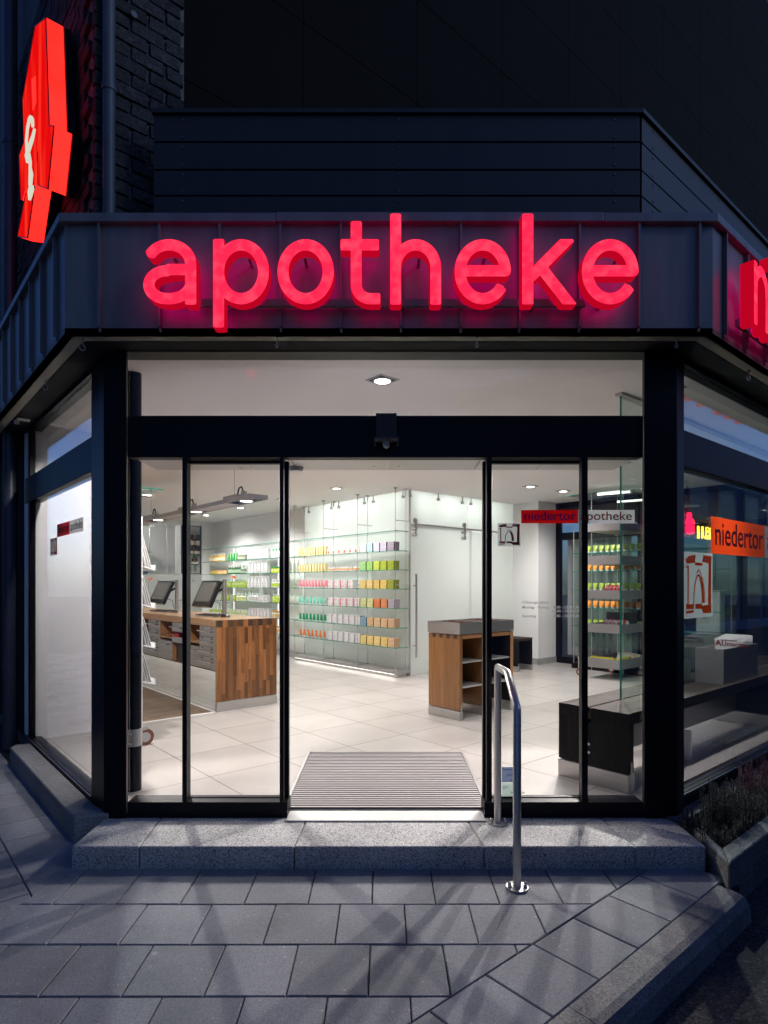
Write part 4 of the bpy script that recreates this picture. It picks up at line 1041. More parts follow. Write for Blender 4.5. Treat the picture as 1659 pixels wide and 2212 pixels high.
# middle bay
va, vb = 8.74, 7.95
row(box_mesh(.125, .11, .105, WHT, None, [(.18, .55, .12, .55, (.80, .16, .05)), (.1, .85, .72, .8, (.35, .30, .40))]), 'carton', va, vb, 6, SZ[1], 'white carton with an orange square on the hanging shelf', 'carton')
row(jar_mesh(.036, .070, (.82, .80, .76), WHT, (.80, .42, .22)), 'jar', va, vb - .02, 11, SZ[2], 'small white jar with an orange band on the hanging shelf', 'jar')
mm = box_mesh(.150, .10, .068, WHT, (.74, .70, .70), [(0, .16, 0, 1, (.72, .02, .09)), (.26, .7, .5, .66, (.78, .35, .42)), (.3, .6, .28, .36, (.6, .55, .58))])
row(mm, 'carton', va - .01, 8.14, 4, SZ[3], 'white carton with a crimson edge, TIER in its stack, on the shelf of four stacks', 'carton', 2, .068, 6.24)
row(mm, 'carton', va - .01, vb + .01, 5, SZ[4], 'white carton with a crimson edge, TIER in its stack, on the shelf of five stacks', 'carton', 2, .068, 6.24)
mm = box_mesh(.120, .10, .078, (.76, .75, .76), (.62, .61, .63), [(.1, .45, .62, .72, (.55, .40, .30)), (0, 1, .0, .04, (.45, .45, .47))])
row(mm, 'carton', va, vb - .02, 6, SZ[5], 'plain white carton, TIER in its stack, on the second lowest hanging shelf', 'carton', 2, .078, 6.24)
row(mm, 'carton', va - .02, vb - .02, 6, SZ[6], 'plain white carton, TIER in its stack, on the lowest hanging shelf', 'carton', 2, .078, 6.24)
# near bay: stacks of two, colour by colour
def tint_(c, k): return tuple(min(1, x * k) for x in c)
BAY = {1: [('white', (.82, .82, .82)), ('pale blue', (.44, .60, .68)), ('pale lilac', (.66, .62, .76)), ('lilac', (.58, .54, .66)), ('mauve grey', (.42, .37, .44))],
 2: [('mint green', (.34, .66, .24)), ('fresh green', (.36, .64, .18)), ('yellow green', (.58, .70, .12)), ('lime green', (.46, .58, .06)), ('olive green', (.40, .50, .05))],
 3: [('straw yellow', (.80, .60, .22)), ('butter yellow', (.84, .64, .26)), ('sand yellow', (.80, .57, .19)), ('warm yellow', (.85, .62, .18)), ('olive green', (.36, .40, .05))],
 4: [('pale lime', (.66, .68, .30)), ('pale yellow green', (.72, .70, .34)), ('brick orange', (.74, .22, .08)), ('light orange', (.76, .28, .12)), ('mauve grey', (.44, .40, .46))],
 5: [('slate blue', (.20, .36, .46)), ('beige', (.70, .48, .27)), ('sand beige', (.72, .50, .30)), ('peach beige', (.70, .46, .27)), ('tan', (.62, .40, .23))],
 6: [('golden yellow', (.78, .60, .20)), ('straw yellow', (.80, .60, .24)), ('butter yellow', (.82, .62, .26)), ('sand yellow', (.76, .55, .20)), ('tan', (.66, .43, .25))]}
for r_, cols in BAY.items():
    for i, (nm, c) in enumerate(cols):
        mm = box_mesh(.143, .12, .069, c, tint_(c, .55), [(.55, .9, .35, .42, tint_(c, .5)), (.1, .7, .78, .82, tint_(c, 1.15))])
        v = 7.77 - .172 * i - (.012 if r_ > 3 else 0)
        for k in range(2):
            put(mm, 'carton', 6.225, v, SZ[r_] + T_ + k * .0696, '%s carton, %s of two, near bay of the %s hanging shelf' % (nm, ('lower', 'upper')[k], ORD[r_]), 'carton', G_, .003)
# wall shelves, positions read along the shelf
def zx(x): return v_of(291.5 + x * .2008, 6.24)
def wrow(mesh, name, x0, x1, n_, s, lab, cat, u=6.25): row(mesh, name, zx(x0), zx(x1), n_, SZ[s] + .002, lab, cat, u=u, jit=.003)
LIME, LEAF, DGR = (.46, .62, .06), (.03, .42, .06), (.03, .16, .05)
wrow(bottle_mesh(.030, .185, (.62, .38, .06), (.62, .60, .55), (.84, .78, .56), .3), 'spray_bottle', 798, 945, 10, 1, 'amber spray bottle with a pale label on the white wall shelf', 'bottle')
wrow(tube_mesh(.062, .165, (.02, .40, .05), (.02, .28, .05)), 'tube', 1000, 1082, 4, 1, 'bright green tube beside the amber spray bottles', 'tube')
wrow(jar_mesh(.036, .115, (.20, .26, .16), (.35, .36, .28), (.55, .56, .46)), 'jar', 1102, 1166, 5, 1, 'grey green jar between bright green tubes and white cartons', 'jar')
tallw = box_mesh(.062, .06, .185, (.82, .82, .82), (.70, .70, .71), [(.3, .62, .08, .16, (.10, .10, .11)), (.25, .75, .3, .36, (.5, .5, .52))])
wrow(tallw, 'carton', 1214, 1420, 11, 1, 'slim white carton in the highest row of the wall shelves', 'carton')
clr = bottle_mesh(.038, .185, (.74, .78, .76), (.02, .50, .10), (.84, .86, .85), .34)
wrow(clr, 'bottle', 1466, 1590, 5, 1, 'clear bottle with a bright green cap high on the wall shelf', 'bottle')
wrow(jar_mesh(.030, .085, (.34, .36, .08), (.78, .42, .10), (.60, .50, .12)), 'jar', 804, 876, 6, 2, 'small olive jar on the wall shelf left of the orange jars', 'jar')
wrow(jar_mesh(.030, .085, (.78, .30, .05), (.84, .52, .20), (.80, .62, .36)), 'jar', 890, 962, 6, 2, 'small orange jar on the wall shelf', 'jar')
wrow(bottle_mesh(.040, .185, DGR, WHT, (.50, .62, .48), .62), 'spray_bottle', 1000, 1108, 5, 2, 'dark green spray can with white cap on the wall shelf', 'bottle')
wrow(bottle_mesh(.034, .125, DGR, WHT, (.55, .60, .46), .62), 'spray_bottle', 1134, 1160, 2, 2, 'short dark green can beside the taller green spray cans', 'bottle')
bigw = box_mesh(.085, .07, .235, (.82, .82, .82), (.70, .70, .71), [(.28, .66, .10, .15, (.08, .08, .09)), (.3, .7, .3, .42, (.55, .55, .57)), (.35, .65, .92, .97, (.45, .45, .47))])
wrow(bigw, 'carton', 1216, 1402, 6, 2, 'tall white carton on the wall shelf above the other tall cartons', 'carton')
lg = box_mesh(.100, .09, .120, (.56, .66, .05), (.36, .46, .04), [(0, 1, .72, 1, (.015, .22, .03)), (.2, .8, .35, .55, (.80, .80, .60))])
wrow(lg, 'carton', 1470, 1600, 5, 2, 'lime carton with a dark green top band on the wall shelf', 'carton')
lb = box_mesh(.050, .05, .125, LIME, (.34, .48, .05), [(.15, .85, .45, .72, (.82, .84, .70))])
wrow(lb, 'carton', 960, 1180, 14, 3, 'narrow lime green carton behind the nearer monitor', 'carton')
wrow(bigw, 'carton', 1216, 1402, 6, 3, 'tall white carton on the wall shelf below the other tall cartons', 'carton')
lbot = bottle_mesh(.032, .165, (.80, .82, .76), (.82, .82, .82), LIME, .6)
wrow(lbot, 'bottle', 1466, 1590, 7, 3, 'white bottle with a lime label on the wall shelf', 'bottle')
wrow(lb, 'carton', 925, 1060, 5, 4, 'narrow lime green carton on the shelf of white lotion bottles', 'carton')
wrow(bottle_mesh(.033, .165, (.70, .76, .50), WHT, (.62, .70, .30), .5), 'bottle', 1084, 1166, 5, 4, 'pale lime lotion bottle with white cap beside the lime cartons', 'bottle')
wrow(bottle_mesh(.035, .185, (.78, .78, .77), (.80, .80, .80), (.62, .60, .60), .28), 'bottle', 1222, 1302, 5, 4, 'white lotion bottle with a thin neck on the wall shelf', 'bottle')
wh = box_mesh(.085, .08, .070, (.80, .79, .79), (.68, .67, .68), [(.2, .8, .35, .6, (.55, .52, .53))])
row(wh, 'carton', zx(1332), zx(1402), 3, SZ[4] + .002, 'small white carton, TIER in its stack, on the wall shelf', 'carton', 2, .070, 6.25)
wrow(bottle_mesh(.040, .175, (.44, .62, .05), (.80, .82, .76), (.62, .74, .16), .34, True), 'pump_bottle', 1475, 1600, 6, 4, 'lime green pump bottle on the wall shelf', 'bottle')
wrow(lbot, 'bottle', 795, 905, 4, 5, 'white bottle with lime label under the monitor screen', 'bottle')
wrow(box_mesh(.066, .06, .115, (.80, .82, .74), (.60, .66, .4), [(.1, .9, .2, .5, LIME)]), 'carton', 985, 1172, 8, 5, 'white and lime carton just above the counter top', 'carton')
wrow(box_mesh(.080, .07, .170, (.80, .78, .78), (.66, .64, .65), [(.25, .75, .6, .85, (.72, .62, .64))]), 'carton', 1222, 1425, 7, 5, 'white carton with a rosy panel just above the counter top', 'carton')
ow = bottle_mesh(.034, .145, (.80, .78, .74), (.84, .42, .04), (.84, .56, .24), .7)
wrow(ow, 'bottle', 1475, 1610, 6, 5, 'white bottle with an orange cap on the second lowest wall shelf', 'bottle')
wrow(ow, 'bottle', 1500, 1612, 5, 6, 'white bottle with an orange cap on the lowest wall shelf', 'bottle')

# ---------------------------------------------------------------- counter
CU0, CU1, CV0, CV1 = 3.037, 3.80, 6.41, 11.3
ct = thing('sales_counter', 'long sales counter with a parquet block end panel and steel drawers', 'counter', UV(3.4, 8.8, 0))
ep = MB(); ncol = 16; wcol = (CU1 - CU0) / ncol
for i in range(ncol):
    z = .115 - rnd.uniform(0, .25); a, b = CU0 + i * wcol, CU0 + (i + 1) * wcol
    while z < .955:
        L = rnd.choice([.18, .24, .3, .36, .45]); z0, z1 = max(.115, z), min(.955, z + L)
        if z1 - z0 > .004: ep.box(UV, a + .0003, b - .0003, CV0, CV0 + .05, z0 + .0002, z1 - .0002, 0)
        z += L
ep.build('end_panel', ['block_wood'], ct)
tp = MB(); tp.box(UV, CU0, CU1, CV0 + .05, CV1, .958, 1.036, 0)
for i in range(12):
    a = CU0 + (CU1 - CU0) * i / 12; b = CU0 + (CU1 - CU0) * (i + 1) / 12
    tp.box(UV, a + .0003, b - .0003, CV0, CV0 + .0499, .9555, 1.0358, 1 if i % 2 == 0 else 2)
tp.build('counter_top', ['top_wood', 'block_dark', 'block_wood'], ct)
MB().box(UV, CU0 - .004, CU1 + .004, CV0 - .004, CV0 + .054, 0, .108).build('plinth', 'steel', ct, .002)
MB().box(UV, CU0 - .001, CU0 + .05, CV0 + .0005, CV0 + .052, .11, .957).build('edge_board', 'edge_wood', ct)
MB().box(UV, CU0 + .020, CU0 + .028, CV0 + .06, CV1, .004, .446).build('kick_glass', 'pane', ct)
MB().box(UV, CU0 + .42, CU0 + .44, CV0 + .06, CV1, .46, .957).build('back_panel', 'red_wood', ct)
MB().box(UV, CU0 + .012, CU0 + .42, CV0 + .06, CV1, .447, .462).build('bottom_board', 'red_wood', ct)
MB().box(UV, CU0, CU1, CV1, CV1 + .05, 0, .956).build('end_board', 'block_wood', ct)
mods = ['drawers', 'bin', 'tray', 'bin', 'drawers', 'bin', 'tray', 'bin', 'drawers', 'bin', 'tray']
v = CV0 + .062; Wm = .425
def handle(v0, v1, z, parent):
    h = MB(); u = CU0 - .005
    h.box(UV, u - .045, u - .037, v0, v1, z, z + .012)
    for q in (v0, v1 - .01): h.box(UV, u - .037, u + .006, q, q + .01, z, z + .012)
    h.build('handle', 'steel_shiny', parent)
for k, md in enumerate(mods):
    a, b = v + .004, v + Wm - .004
    MB().box(UV, CU0 + .013, CU0 + .42, b + .001, b + .007, .463, .956).build('divider', 'edge_wood', ct)
    if md == 'drawers':
        for z0, z1 in ((.838, .952), (.722, .834), (.606, .718), (.462, .602)):
            d = MB().box(UV, CU0 + .001, CU0 + .38, a, b, z0, z1).build('drawer', 'steel', ct, .002); handle(a + .03, b - .03, z1 - .058, d)
            MB().box(UV, CU0 - .0005, CU0 + .001, a + .05, a + .12, z1 - .026, z1 - .014).box(UV, CU0 - .0005, CU0 + .001, b - .10, b - .05, z1 - .026, z1 - .014).build('label_slot', 'alu_dark', d)
    elif md == 'bin':
        d = MB().box(UV, CU0 + .001, CU0 + .36, a, b, .462, .700).build('drawer', 'steel', ct, .002); handle(a + .06, b - .06, .655, d)
        MB().box(UV, CU0 + .014, CU0 + .41, a, b - .002, .735, .752).build('niche_shelf', 'edge_wood', ct)
    else:
        d = MB().box(UV, CU0 + .001, CU0 + .36, a, b, .838, .952).build('drawer', 'steel', ct, .002); handle(a + .03, b - .03, .892, d)
        MB().box(UV, CU0 + .001, CU0 + .012, a, b, .700, .770).build('steel_band', 'steel', ct)
        MB().box(UV, CU0 + .05, CU0 + .35, a + .03, b - .03, .466, .66).build('waste_box', 'black_plastic', ct)
    v += Wm
for vv, lab in ((7.68, 'red paper bundle in the counter compartment nearer the end panel'), (9.38, 'red paper bundle in the farther counter compartment')):
    m_ = MB()
    for i in range(4): m_.box(UV, CU0 + .02 + .004 * i, CU0 + .26, vv - .10 + .006 * i, vv + .09 - .005 * i, .772 + .011 * i, .782 + .011 * i)
    m_.build('paper_bundle', 'red_paint', None, props=(lab, 'paper bundle'))
# tills: monitor on a steel post, keyboard, flower
def monitor(v0, lab):
    base = UV(3.66, v0, 1.036); t = thing('till_monitor', lab, 'monitor', base, 'till monitors on the counter')
    nv = Vector((-.62, -.78, 0)).normalized(); wv = Vector((-.78, .62, 0)).normalized()
    MB().cyl(base, base + Z * .475, .028, 18).cyl(base, base + Z * .006, .06, 18).build('post', 'steel', t)
    tilt = R_(27); up_ = (Z * math.cos(tilt) - nv * math.sin(tilt)).normalized(); nn = (nv * math.cos(tilt) + Z * math.sin(tilt)).normalized()
    c = base + nv * .17 + wv * .16 + Z * .29
    def pan(w0, w1, h0, h1, d0, d1):
        P = lambda a, b, d: c + wv * a + up_ * b + nn * d
        return MB().add([P(a, b, d) for d in (d0, d1) for a, b in ((w0, h0), (w1, h0), (w1, h1), (w0, h1))], [(3, 2, 1, 0), (4, 5, 6, 7), (0, 1, 5, 4), (1, 2, 6, 5), (2, 3, 7, 6), (3, 0, 4, 7)])
    pan(-.195, .195, -.195, .185, -.045, .012).build('casing', 'black_plastic', t, .008)
    pan(-.158, .158, -.130, .152, .0125, .0145).build('screen', 'screen', t)
    pan(-.11, .11, -.10, .10, -.085, -.046).build('back_housing', 'black_plastic', t, .01)
    MB().cyl(base + Z * .36, c - nn * .08, .016, 10).build('arm', 'black_plastic', t)
    for s in (-.12, .12): MB().tube([c + wv * s - up_ * .19, c + wv * s - up_ * .225 + nn * .02, c + wv * (s + .02) - up_ * .21 + nn * .05], .003, 6).build('wire_foot', 'steel', t)
    MB().tube([c - nn * .06 - up_ * .06, base + nv * .08 + Z * .16, base + nv * .05 + Z * .05, base - nv * .02 + Z * .012 + wv * .05, base + nv * .16 + Z * .012], .004, 6).build('cable', 'black_plastic', t)
    vz = base + Vector((.09, .02, .20))
    MB().box(XY, vz.x - .012, vz.x + .012, vz.y - .012, vz.y + .012, vz.z - .03, vz.z + .07).box(XY, base.x + .02, vz.x + .012, vz.y - .008, vz.y + .008, vz.z - .045, vz.z - .03).build('vase_holder', 'steel', t)
    return t, vz
def gerbera(p, lab):
    g = thing('gerbera', lab, 'flower', p + Z * .04, 'orange gerberas at the tills')
    top = p + Vector((.028, 0, .30)); MB().tube([p + Z * .02, p + Vector((-.004, 0, .10)), p + Vector((.0, 0, .2)), top], .0032, 6).build('stem', 'stem_green', g)
    f = MB(); ax = Vector((.35, -.5, .8)).normalized(); e1 = ax.orthogonal().normalized(); e2 = ax.cross(e1)
    for rr_, nn_, zz in ((.042, 18, 0), (.034, 14, .004)):
        for i in range(nn_):
            a = 2 * math.pi * i / nn_; d = e1 * math.cos(a) + e2 * math.sin(a); s_ = e1 * -math.sin(a) + e2 * math.cos(a)
            f.add([top + ax * zz + d * .006, top + ax * (zz + .004) + d * rr_ * .6 + s_ * .006, top + ax * zz + d * rr_, top + ax * (zz + .004) + d * rr_ * .6 - s_ * .006], [(0, 1, 2, 3)])
    f.build('petals', 'gerbera', g); MB().lathe(top, [(.010, 0), (.011, .004), (.006, .008)], 10).build('flower_eye', 'block_dark', g)
for v0, la, lb_ in ((7.52, 'black till monitor on a steel post nearest the counter end', 'orange gerbera beside the till nearest the counter end'), (9.13, 'second black till monitor from the counter end', 'orange gerbera beside the second till, cut by the door mullion'), (10.62, 'farthest till monitor half hidden behind the leaflet rack', 'orange gerbera at the farthest till beside the leaflet rack')):
    t, vz = monitor(v0, la); gerbera(vz, lb_)
def keyboard(v0, lab):
    b = UV(3.36, v0, 1.036); wv = Vector((-.80, .60, 0)).normalized(); dv = Vector((.60, .80, 0)).normalized()
    t = thing('keyboard', lab, 'keyboard', b, 'black keyboards on the counter')
    F = lambda a, c, z: b + wv * a + dv * c + Z * z
    k = MB().add([F(a, c, z + (.022 if c > 0 else .010) * (z > 0)) for z in (.001, .0015) for a, c in ((-.225, -.085), (.225, -.085), (.225, .085), (-.225, .085))], [(3, 2, 1, 0), (4, 5, 6, 7), (0, 1, 5, 4), (1, 2, 6, 5), (2, 3, 7, 6), (3, 0, 4, 7)]).build('keyboard_body', 'black_plastic', t, .003)
    kk = MB()
    for r_ in range(6):
        for c_ in range(20):
            if c_ in (15,): continue
            a, c = -.214 + .0216 * c_, -.074 + .0255 * r_; z0 = .013 + (c + .085) / .17 * .012
            kk.box(lambda p, q, z: F(p, q, z), a, a + .018, c, c + .021, z0 - .002, z0 + .007)
    kk.build('keys', 'keycap', t)
    MB().lathe(F(-.30, .0, .001), [(.055, 0), (.06, .012), (.045, .03), (.02, .036)], 16, 0, 1.0, .8).build('card_reader', 'black_plastic', t)
keyboard(7.30, 'black keyboard on the counter before the nearest monitor')
keyboard(8.93, 'black keyboard on the counter before the second monitor')
# pendant lamp bar over the counter
pd = thing('pendant_lamp', 'long grey pendant lamp bar with round spots above the counter', 'pendant lamp', UV(3.4, 8.7, 2.4))
p0, p1, pz0, pz1 = 3.285, 3.515, 2.41, 2.462; vA, vB = 6.12, 11.6
bm_ = MB().box(UV, p0, p0 + .018, vA, vB, pz0, pz1).box(UV, p1 - .018, p1, vA, vB, pz0, pz1).box(UV, p0 + .018, p1 - .018, vA, vB, pz1 - .010, pz1 - .001).box(UV, p0 + .018, p1 - .018, vA, vA + .018, pz0, pz1 - .01)
lv = [6.42, 7.82, 9.2, 10.6]
for a, b in [(lv[i] + .34, lv[i + 1] - .16) for i in range(3)]: bm_.box(UV, p0 + .02, p1 - .02, a, b, pz0 + .004, pz0 + .012)
bm_.build('lamp_bar', 'lamp_grey', pd, .002)
for v0 in lv:
    c = UV(3.40, v0, pz0 + .012)
    MB().lathe(c, [(.085, .02), (.085, -.004), (.072, -.010), (.07, 0)], 20).build('spot_ring', 'lamp_grey', pd); MB().cyl(c - Z * .008, c - Z * .004, .068, 20).build('spot_face', 'lamp_disc', pd)
    MB().box(UV, 3.33, 3.47, v0 + .12, v0 + .46, pz1, pz1 + .045).cyl(UV(3.36, v0 - .02, pz1), UV(3.36, v0 - .02, pz1 + .06), .035, 14).build('gear_box', 'lamp_grey', pd, .003)
    MB().tube([UV(3.38, v0 + .18, pz1 + .045), UV(3.38, v0 + .14, pz1 + .12), UV(3.37, v0 + .06, pz1 + .125), UV(3.36, v0 - .0, pz1 + .07)], .009, 8).build('cable_loop', 'black_rubber', pd)
    for w_ in (.30,):
        MB().cyl(UV(3.4, v0 + w_, pz1 + .04), UV(3.4, v0 + w_, CEIL), .0018, 5).lathe(UV(3.4, v0 + w_, CEIL - .06), [(.008, 0), (.02, .02), (.022, .06)], 10).build('suspension_wire', 'black_rubber', pd)
    l = bpy.data.lights.new('pendant_spot', 'SPOT'); l.energy = 40; l.color = (1, .94, .86); l.spot_size = R_(120); l.spot_blend = .6; l.shadow_soft_size = .06
    o = bpy.data.objects.new('pendant_spot', l); COL.objects.link(o); o.parent = pd; o.location = UV(3.40, v0, pz0 - .01) - WL[pd.name]

# dispensary window in the back wall: framed niche of brown jars, clear panes, rear shelves
dw = thing('dispensary_window', 'clear glass window into the dispensary with a white panel below', 'window', UV(4.3, VE, 1.68))
MB().box(UV, 1.3, 5.66, VE, VE + .012, 1.67, 2.86).build('clear_pane', 'pane', dw)
MB().box(UV, 1.3, 6.19, VE - .006, VE + .02, .12, 1.655).build('lower_panel', 'frosted', dw)
fx = MB()
for u in (4.6, 5.15, 5.5, 5.98): fx.cyl(UV(u, VE - .03, 1.52), UV(u, VE, 1.52), .022, 12)
fx.build('panel_fixings', 'steel', dw)
for u in (4.75, 4.95, 5.35): MB().box(UV, u, u + .012, VE - .002, VE + .014, 1.67, 2.86).build('pane_joint', 'alu', dw)
jn = thing('jar_niche', 'dark framed glass niche of brown apothecary jars in the back wall', 'niche', UV(5.95, VE, 1.68))
n0, n1, nz0, nz1 = 5.69, 6.17, 1.685, 2.83
MB().box(UV, n0, n0 + .018, VE - .02, VE + .02, nz0, nz1).box(UV, n1 - .018, n1, VE - .02, VE + .02, nz0, nz1).box(UV, n0 + .018, n1 - .018, VE - .02, VE + .02, nz1 - .018, nz1).box(UV, n0 + .018, n1 - .018, VE - .02, VE + .02, nz0, nz0 + .018).build('frame', 'alu_dark', jn)
MB().box(UV, n0, n1, VE + .34, VE + .35, nz0, nz1).box(UV, n0 - .01, n0, VE + .02, VE + .35, nz0, nz1).box(UV, n1, n1 + .01, VE + .02, VE + .35, nz0, nz1).build('niche_box', 'white_wall', jn)
jz = [at_v(430, 971.8 + .2008 * y, VE + .05).z for y in (930, 1045, 1132, 1238)]
for z in jz: MB().box(UV, n0, n1, VE + .03, VE + .28, z - .008, z).build('glass_shelf', 'shelf_glass', jn); MB().box(UV, n0, n1, VE + .027, VE + .03, z - .008, z).build('shelf_edge', 'edge_green', jn)
amb = lambda r, h: bottle_mesh(r, h, (.07, .022, .008), (.05, .03, .02), (.70, .66, .58), .62)
def jrow(mesh, us, z, lab):
    for u in us: put(mesh, 'apothecary_jar', 0, 0, z, lab, 'jar', 'brown apothecary jars in the niche', 0).location = UV(u, VE + .08, z)
jrow(amb(.072, .29), (5.74, 5.90, 6.06), jz[1], 'large brown apothecary jar with white label on the upper niche shelf')
jrow(amb(.045, .19), (5.73, 5.83, 5.93, 6.03, 6.12), jz[2], 'medium brown apothecary jar with white label on the middle niche shelf')
jrow(amb(.036, .15), (5.88, 5.97, 6.06), jz[3], 'small brown apothecary jar on the lowest niche shelf')
rs = thing('rear_shelf', 'glass shelves full of pale boxes seen through the dispensary window', 'shelf', UV(4.6, 15.7, 0))
for z in (1.45, 1.85, 2.25): MB().box(UV, 2.5, 5.6, 15.5, 15.9, z, z + .012).build('shelf_board', 'edge_green', rs)
MB().box(UV, 2.5, 5.6, 15.9, 15.98, 1.0, 2.35).build('shelf_back', 'street_wall', rs)
for z in (1.463, 1.863):
    for i in range(26):
        c = rnd.choice([(.55, .53, .55), (.62, .60, .62), (.40, .48, .30), (.48, .46, .50)]); h = rnd.uniform(.14, .26)
        o = put(box_mesh(.09, .1, h, c), 'medicine_box', 0, 0, z, 'pale medicine box on the shelf behind the dispensary window', 'box', 'boxes on the rear shelf', 0)
        o.location = UV(2.6 + .115 * i, 15.55, z); o.rotation_euler = (0, 0, TH + R_(90))

# steel column with clamp, leaflet rack and its canopy
cl = thing('round_column', 'black round steel column just inside the entrance glass', 'column', (0, 0, 0)); cc = Vector(((288.5 - CXD) / FOC * 4.27, 4.27, 0)); cl.location = cc; WL[cl.name] = cc
MB().cyl(cc, cc + Z * CEIL, .053, 28).build('shaft', 'black_metal', cl)
zc = EYE - (1595 - CYD) * 4.22 / FOC
cb = MB().lathe(cc, [(.057, zc - .06), (.057, zc + .06)], 28).box(XY, cc.x - .03, cc.x - .022, cc.y - .115, cc.y - .05, zc - .06, zc + .06)
for dx in (-.045, .0):
    for dz in (-.035, .035): cb.cyl((cc.x + dx, cc.y - .085, zc + dz), (cc.x + dx + .018, cc.y - .085, zc + dz), .009, 6)
cb.build('clamp', 'alu', cl)
lr = thing('leaflet_rack', 'white tiered leaflet rack on brown casters behind the black column', 'rack', UV(1.93, 5.6, 0))
rp = MB()
for v_ in (5.52, 6.15): rp.box(UV, 1.86, 1.90, v_, v_ + .03, .10, 2.05)
rp.build('rack_post', 'white_plastic', lr)
for px_y in ((1283,), (1322,), (1405,), (1477,)): pass
for i, yy in enumerate((1232, 1312, 1396, 1472)):
    z = at_u(326, yy - 6, 2.03).z
    m_ = MB().slab([UV(1.90, 5.50, z), UV(2.00, 5.50, z - .03), UV(2.00, 6.18, z - .03), UV(1.90, 6.18, z)], Z * .008)
    m_.slab([UV(2.00, 5.50, z - .03), UV(2.008, 5.50, z - .03), UV(2.008, 6.18, z - .03), UV(2.00, 6.18, z - .03)], Z * .05).build('tray', 'white_plastic', lr)
    for j in range(3):
        MB().slab([UV(1.975 - .022 * j, 5.51, z - .01), UV(1.979 - .022 * j, 5.51, z - .01), UV(1.979 - .022 * j, 6.16, z - .01), UV(1.975 - .022 * j, 6.16, z - .01)], Z * (.27 + .03 * j) - U * (.075)).build('leaflet_row', 'paper_white', lr)
for v_ in (5.53, 6.16):
    w_ = MB().cyl(UV(1.925, v_ - .015, .075), UV(1.925, v_ + .015, .075), .075, 24).build('caster_wheel', 'caster_brown', lr)
    MB().cyl(UV(1.925, v_ - .018, .075), UV(1.925, v_ + .018, .075), .045, 16).build('wheel_hub', 'grey_plastic', w_)
    MB().box(UV, 1.85, 1.94, v_ - .02, v_ + .02, .14, .17).box(UV, 1.88, 1.90, v_ - .02, v_ - .016, .07, .15).build('caster_fork', 'steel', lr)
cz_ = at_u(353, 1059, 2.35).z
vn_ = v_of(353, 2.35)
cg = MB().box(UV, 1.95, 2.35, vn_, vn_ + .75, cz_, cz_ + .01, 0); cg.box(UV, 1.95, 2.353, vn_ - .003, vn_, cz_, cz_ + .01, 1)
cg.build('canopy_glass', ['green_pane', 'edge_green'], lr)
for u0, dz in ((2.10, -.05), (2.28, -.05)):
    MB().cyl(UV(u0 - .22, vn_ + .08 + (u0 - 2.1), cz_ + dz), UV(u0 + .03, vn_ + .08 + (u0 - 2.1), cz_ + dz), .022, 14).build('tube_lamp', 'steel_shiny', lr)

# ---------------------------------------------------------------- oak display stand with steel tray
ds = thing('display_stand', 'oak display stand with open shelves and a steel tray on top', 'display stand', UV(4.9, 4.4, 0))
dq = to_uv(at_z(992.7, 1557.6, 0)); du0, dv0 = dq[0], dq[1]; dW = .46
def board(u0, m_):
    n_ = 4
    o = MB()
    for i in range(n_): o.box(UV, u0, u0 + .045, dv0 + dW * i / n_ + .0003, dv0 + dW * (i + 1) / n_ - .0003, .105, .905)
    o.build('side_board', m_, ds)
    MB().box(UV, u0 - .003, u0 + .048, dv0 - .003, dv0 + dW + .003, 0, .098).build('plinth', 'steel', ds, .002)
    MB().box(UV, u0 + .015, u0 + .03, dv0 - .004, dv0 + .001, .06, .165).build('foot_clip', 'steel_shiny', ds)
us = [du0, du0 + .40, du0 + .86]
board(us[0], 'oak'); board(us[1], 'oak'); board(us[2], 'stained')
MB().box(UV, us[2] + .0455, us[2] + .0505, dv0, dv0 + dW, .105, .905).build('outer_face', 'oak', ds)
MB().box(UV, us[2] - .0005, us[2] + .05, dv0 - .004, dv0 - .0005, .105, .905).build('edge_strip', 'edge_wood', ds)
dk = MB(); 
for i in range(4): dk.box(UV, du0 - .0012, du0 + .03, dv0 + .035 + .105 * i, dv0 + .085 + .105 * i, .862, .9055)
dk.build('dovetail', 'block_dark', ds)
MB().box(UV, us[0] + .0455, us[2] - .0005, dv0 + .002, dv0 + dW, .862, .904).build('top_board', 'edge_wood', ds)
MB().box(UV, us[0] + .046, us[1] - .0005, dv0 + dW - .02, dv0 + dW, .105, .86).build('back_board', 'red_wood', ds); MB().box(UV, us[1] + .046, us[2] - .0005, dv0 + dW - .02, dv0 + dW, .105, .86).build('back_board', 'stained', ds)
for z in (.60, .335):
    for a, b in ((us[0] + .046, us[1] - .001), (us[1] + .046, us[2] - .001)): MB().box(UV, a, b, dv0 + .012, dv0 + dW - .021, z, z + .016).build('shelf', 'alu', ds)
ty = MB(); x0, x1, y0, y1, z0, z1 = us[0] - .008, us[2] + .056, dv0 - .008, dv0 + dW + .008, .912, 1.036; e = .006
ty.box(UV, x0, x1, y0, y1, z0, z0 + .006).box(UV, x0, x1, y0, y0 + e, z0 + .006, z1).box(UV, x0, x1, y1 - e, y1, z0 + .006, z1).box(UV, x0, x0 + e, y0 + e, y1 - e, z0 + .006, z1).box(UV, x1 - e, x1, y0 + e, y1 - e, z0 + .006, z1)
ty.box(UV, (x0 + x1) / 2 - .01, (x0 + x1) / 2 + .01, y0 + e, y1 - e, z0 + .006, z1 - .001)
ty.build('steel_tray', 'steel', ds)
dv = MB()
for k in range(1, 8):
    if k != 4: dv.box(UV, x0 + (x1 - x0) * k / 8, x0 + (x1 - x0) * k / 8 + .004, y0 + e, y1 - e, z0 + .006, z1 - .012)
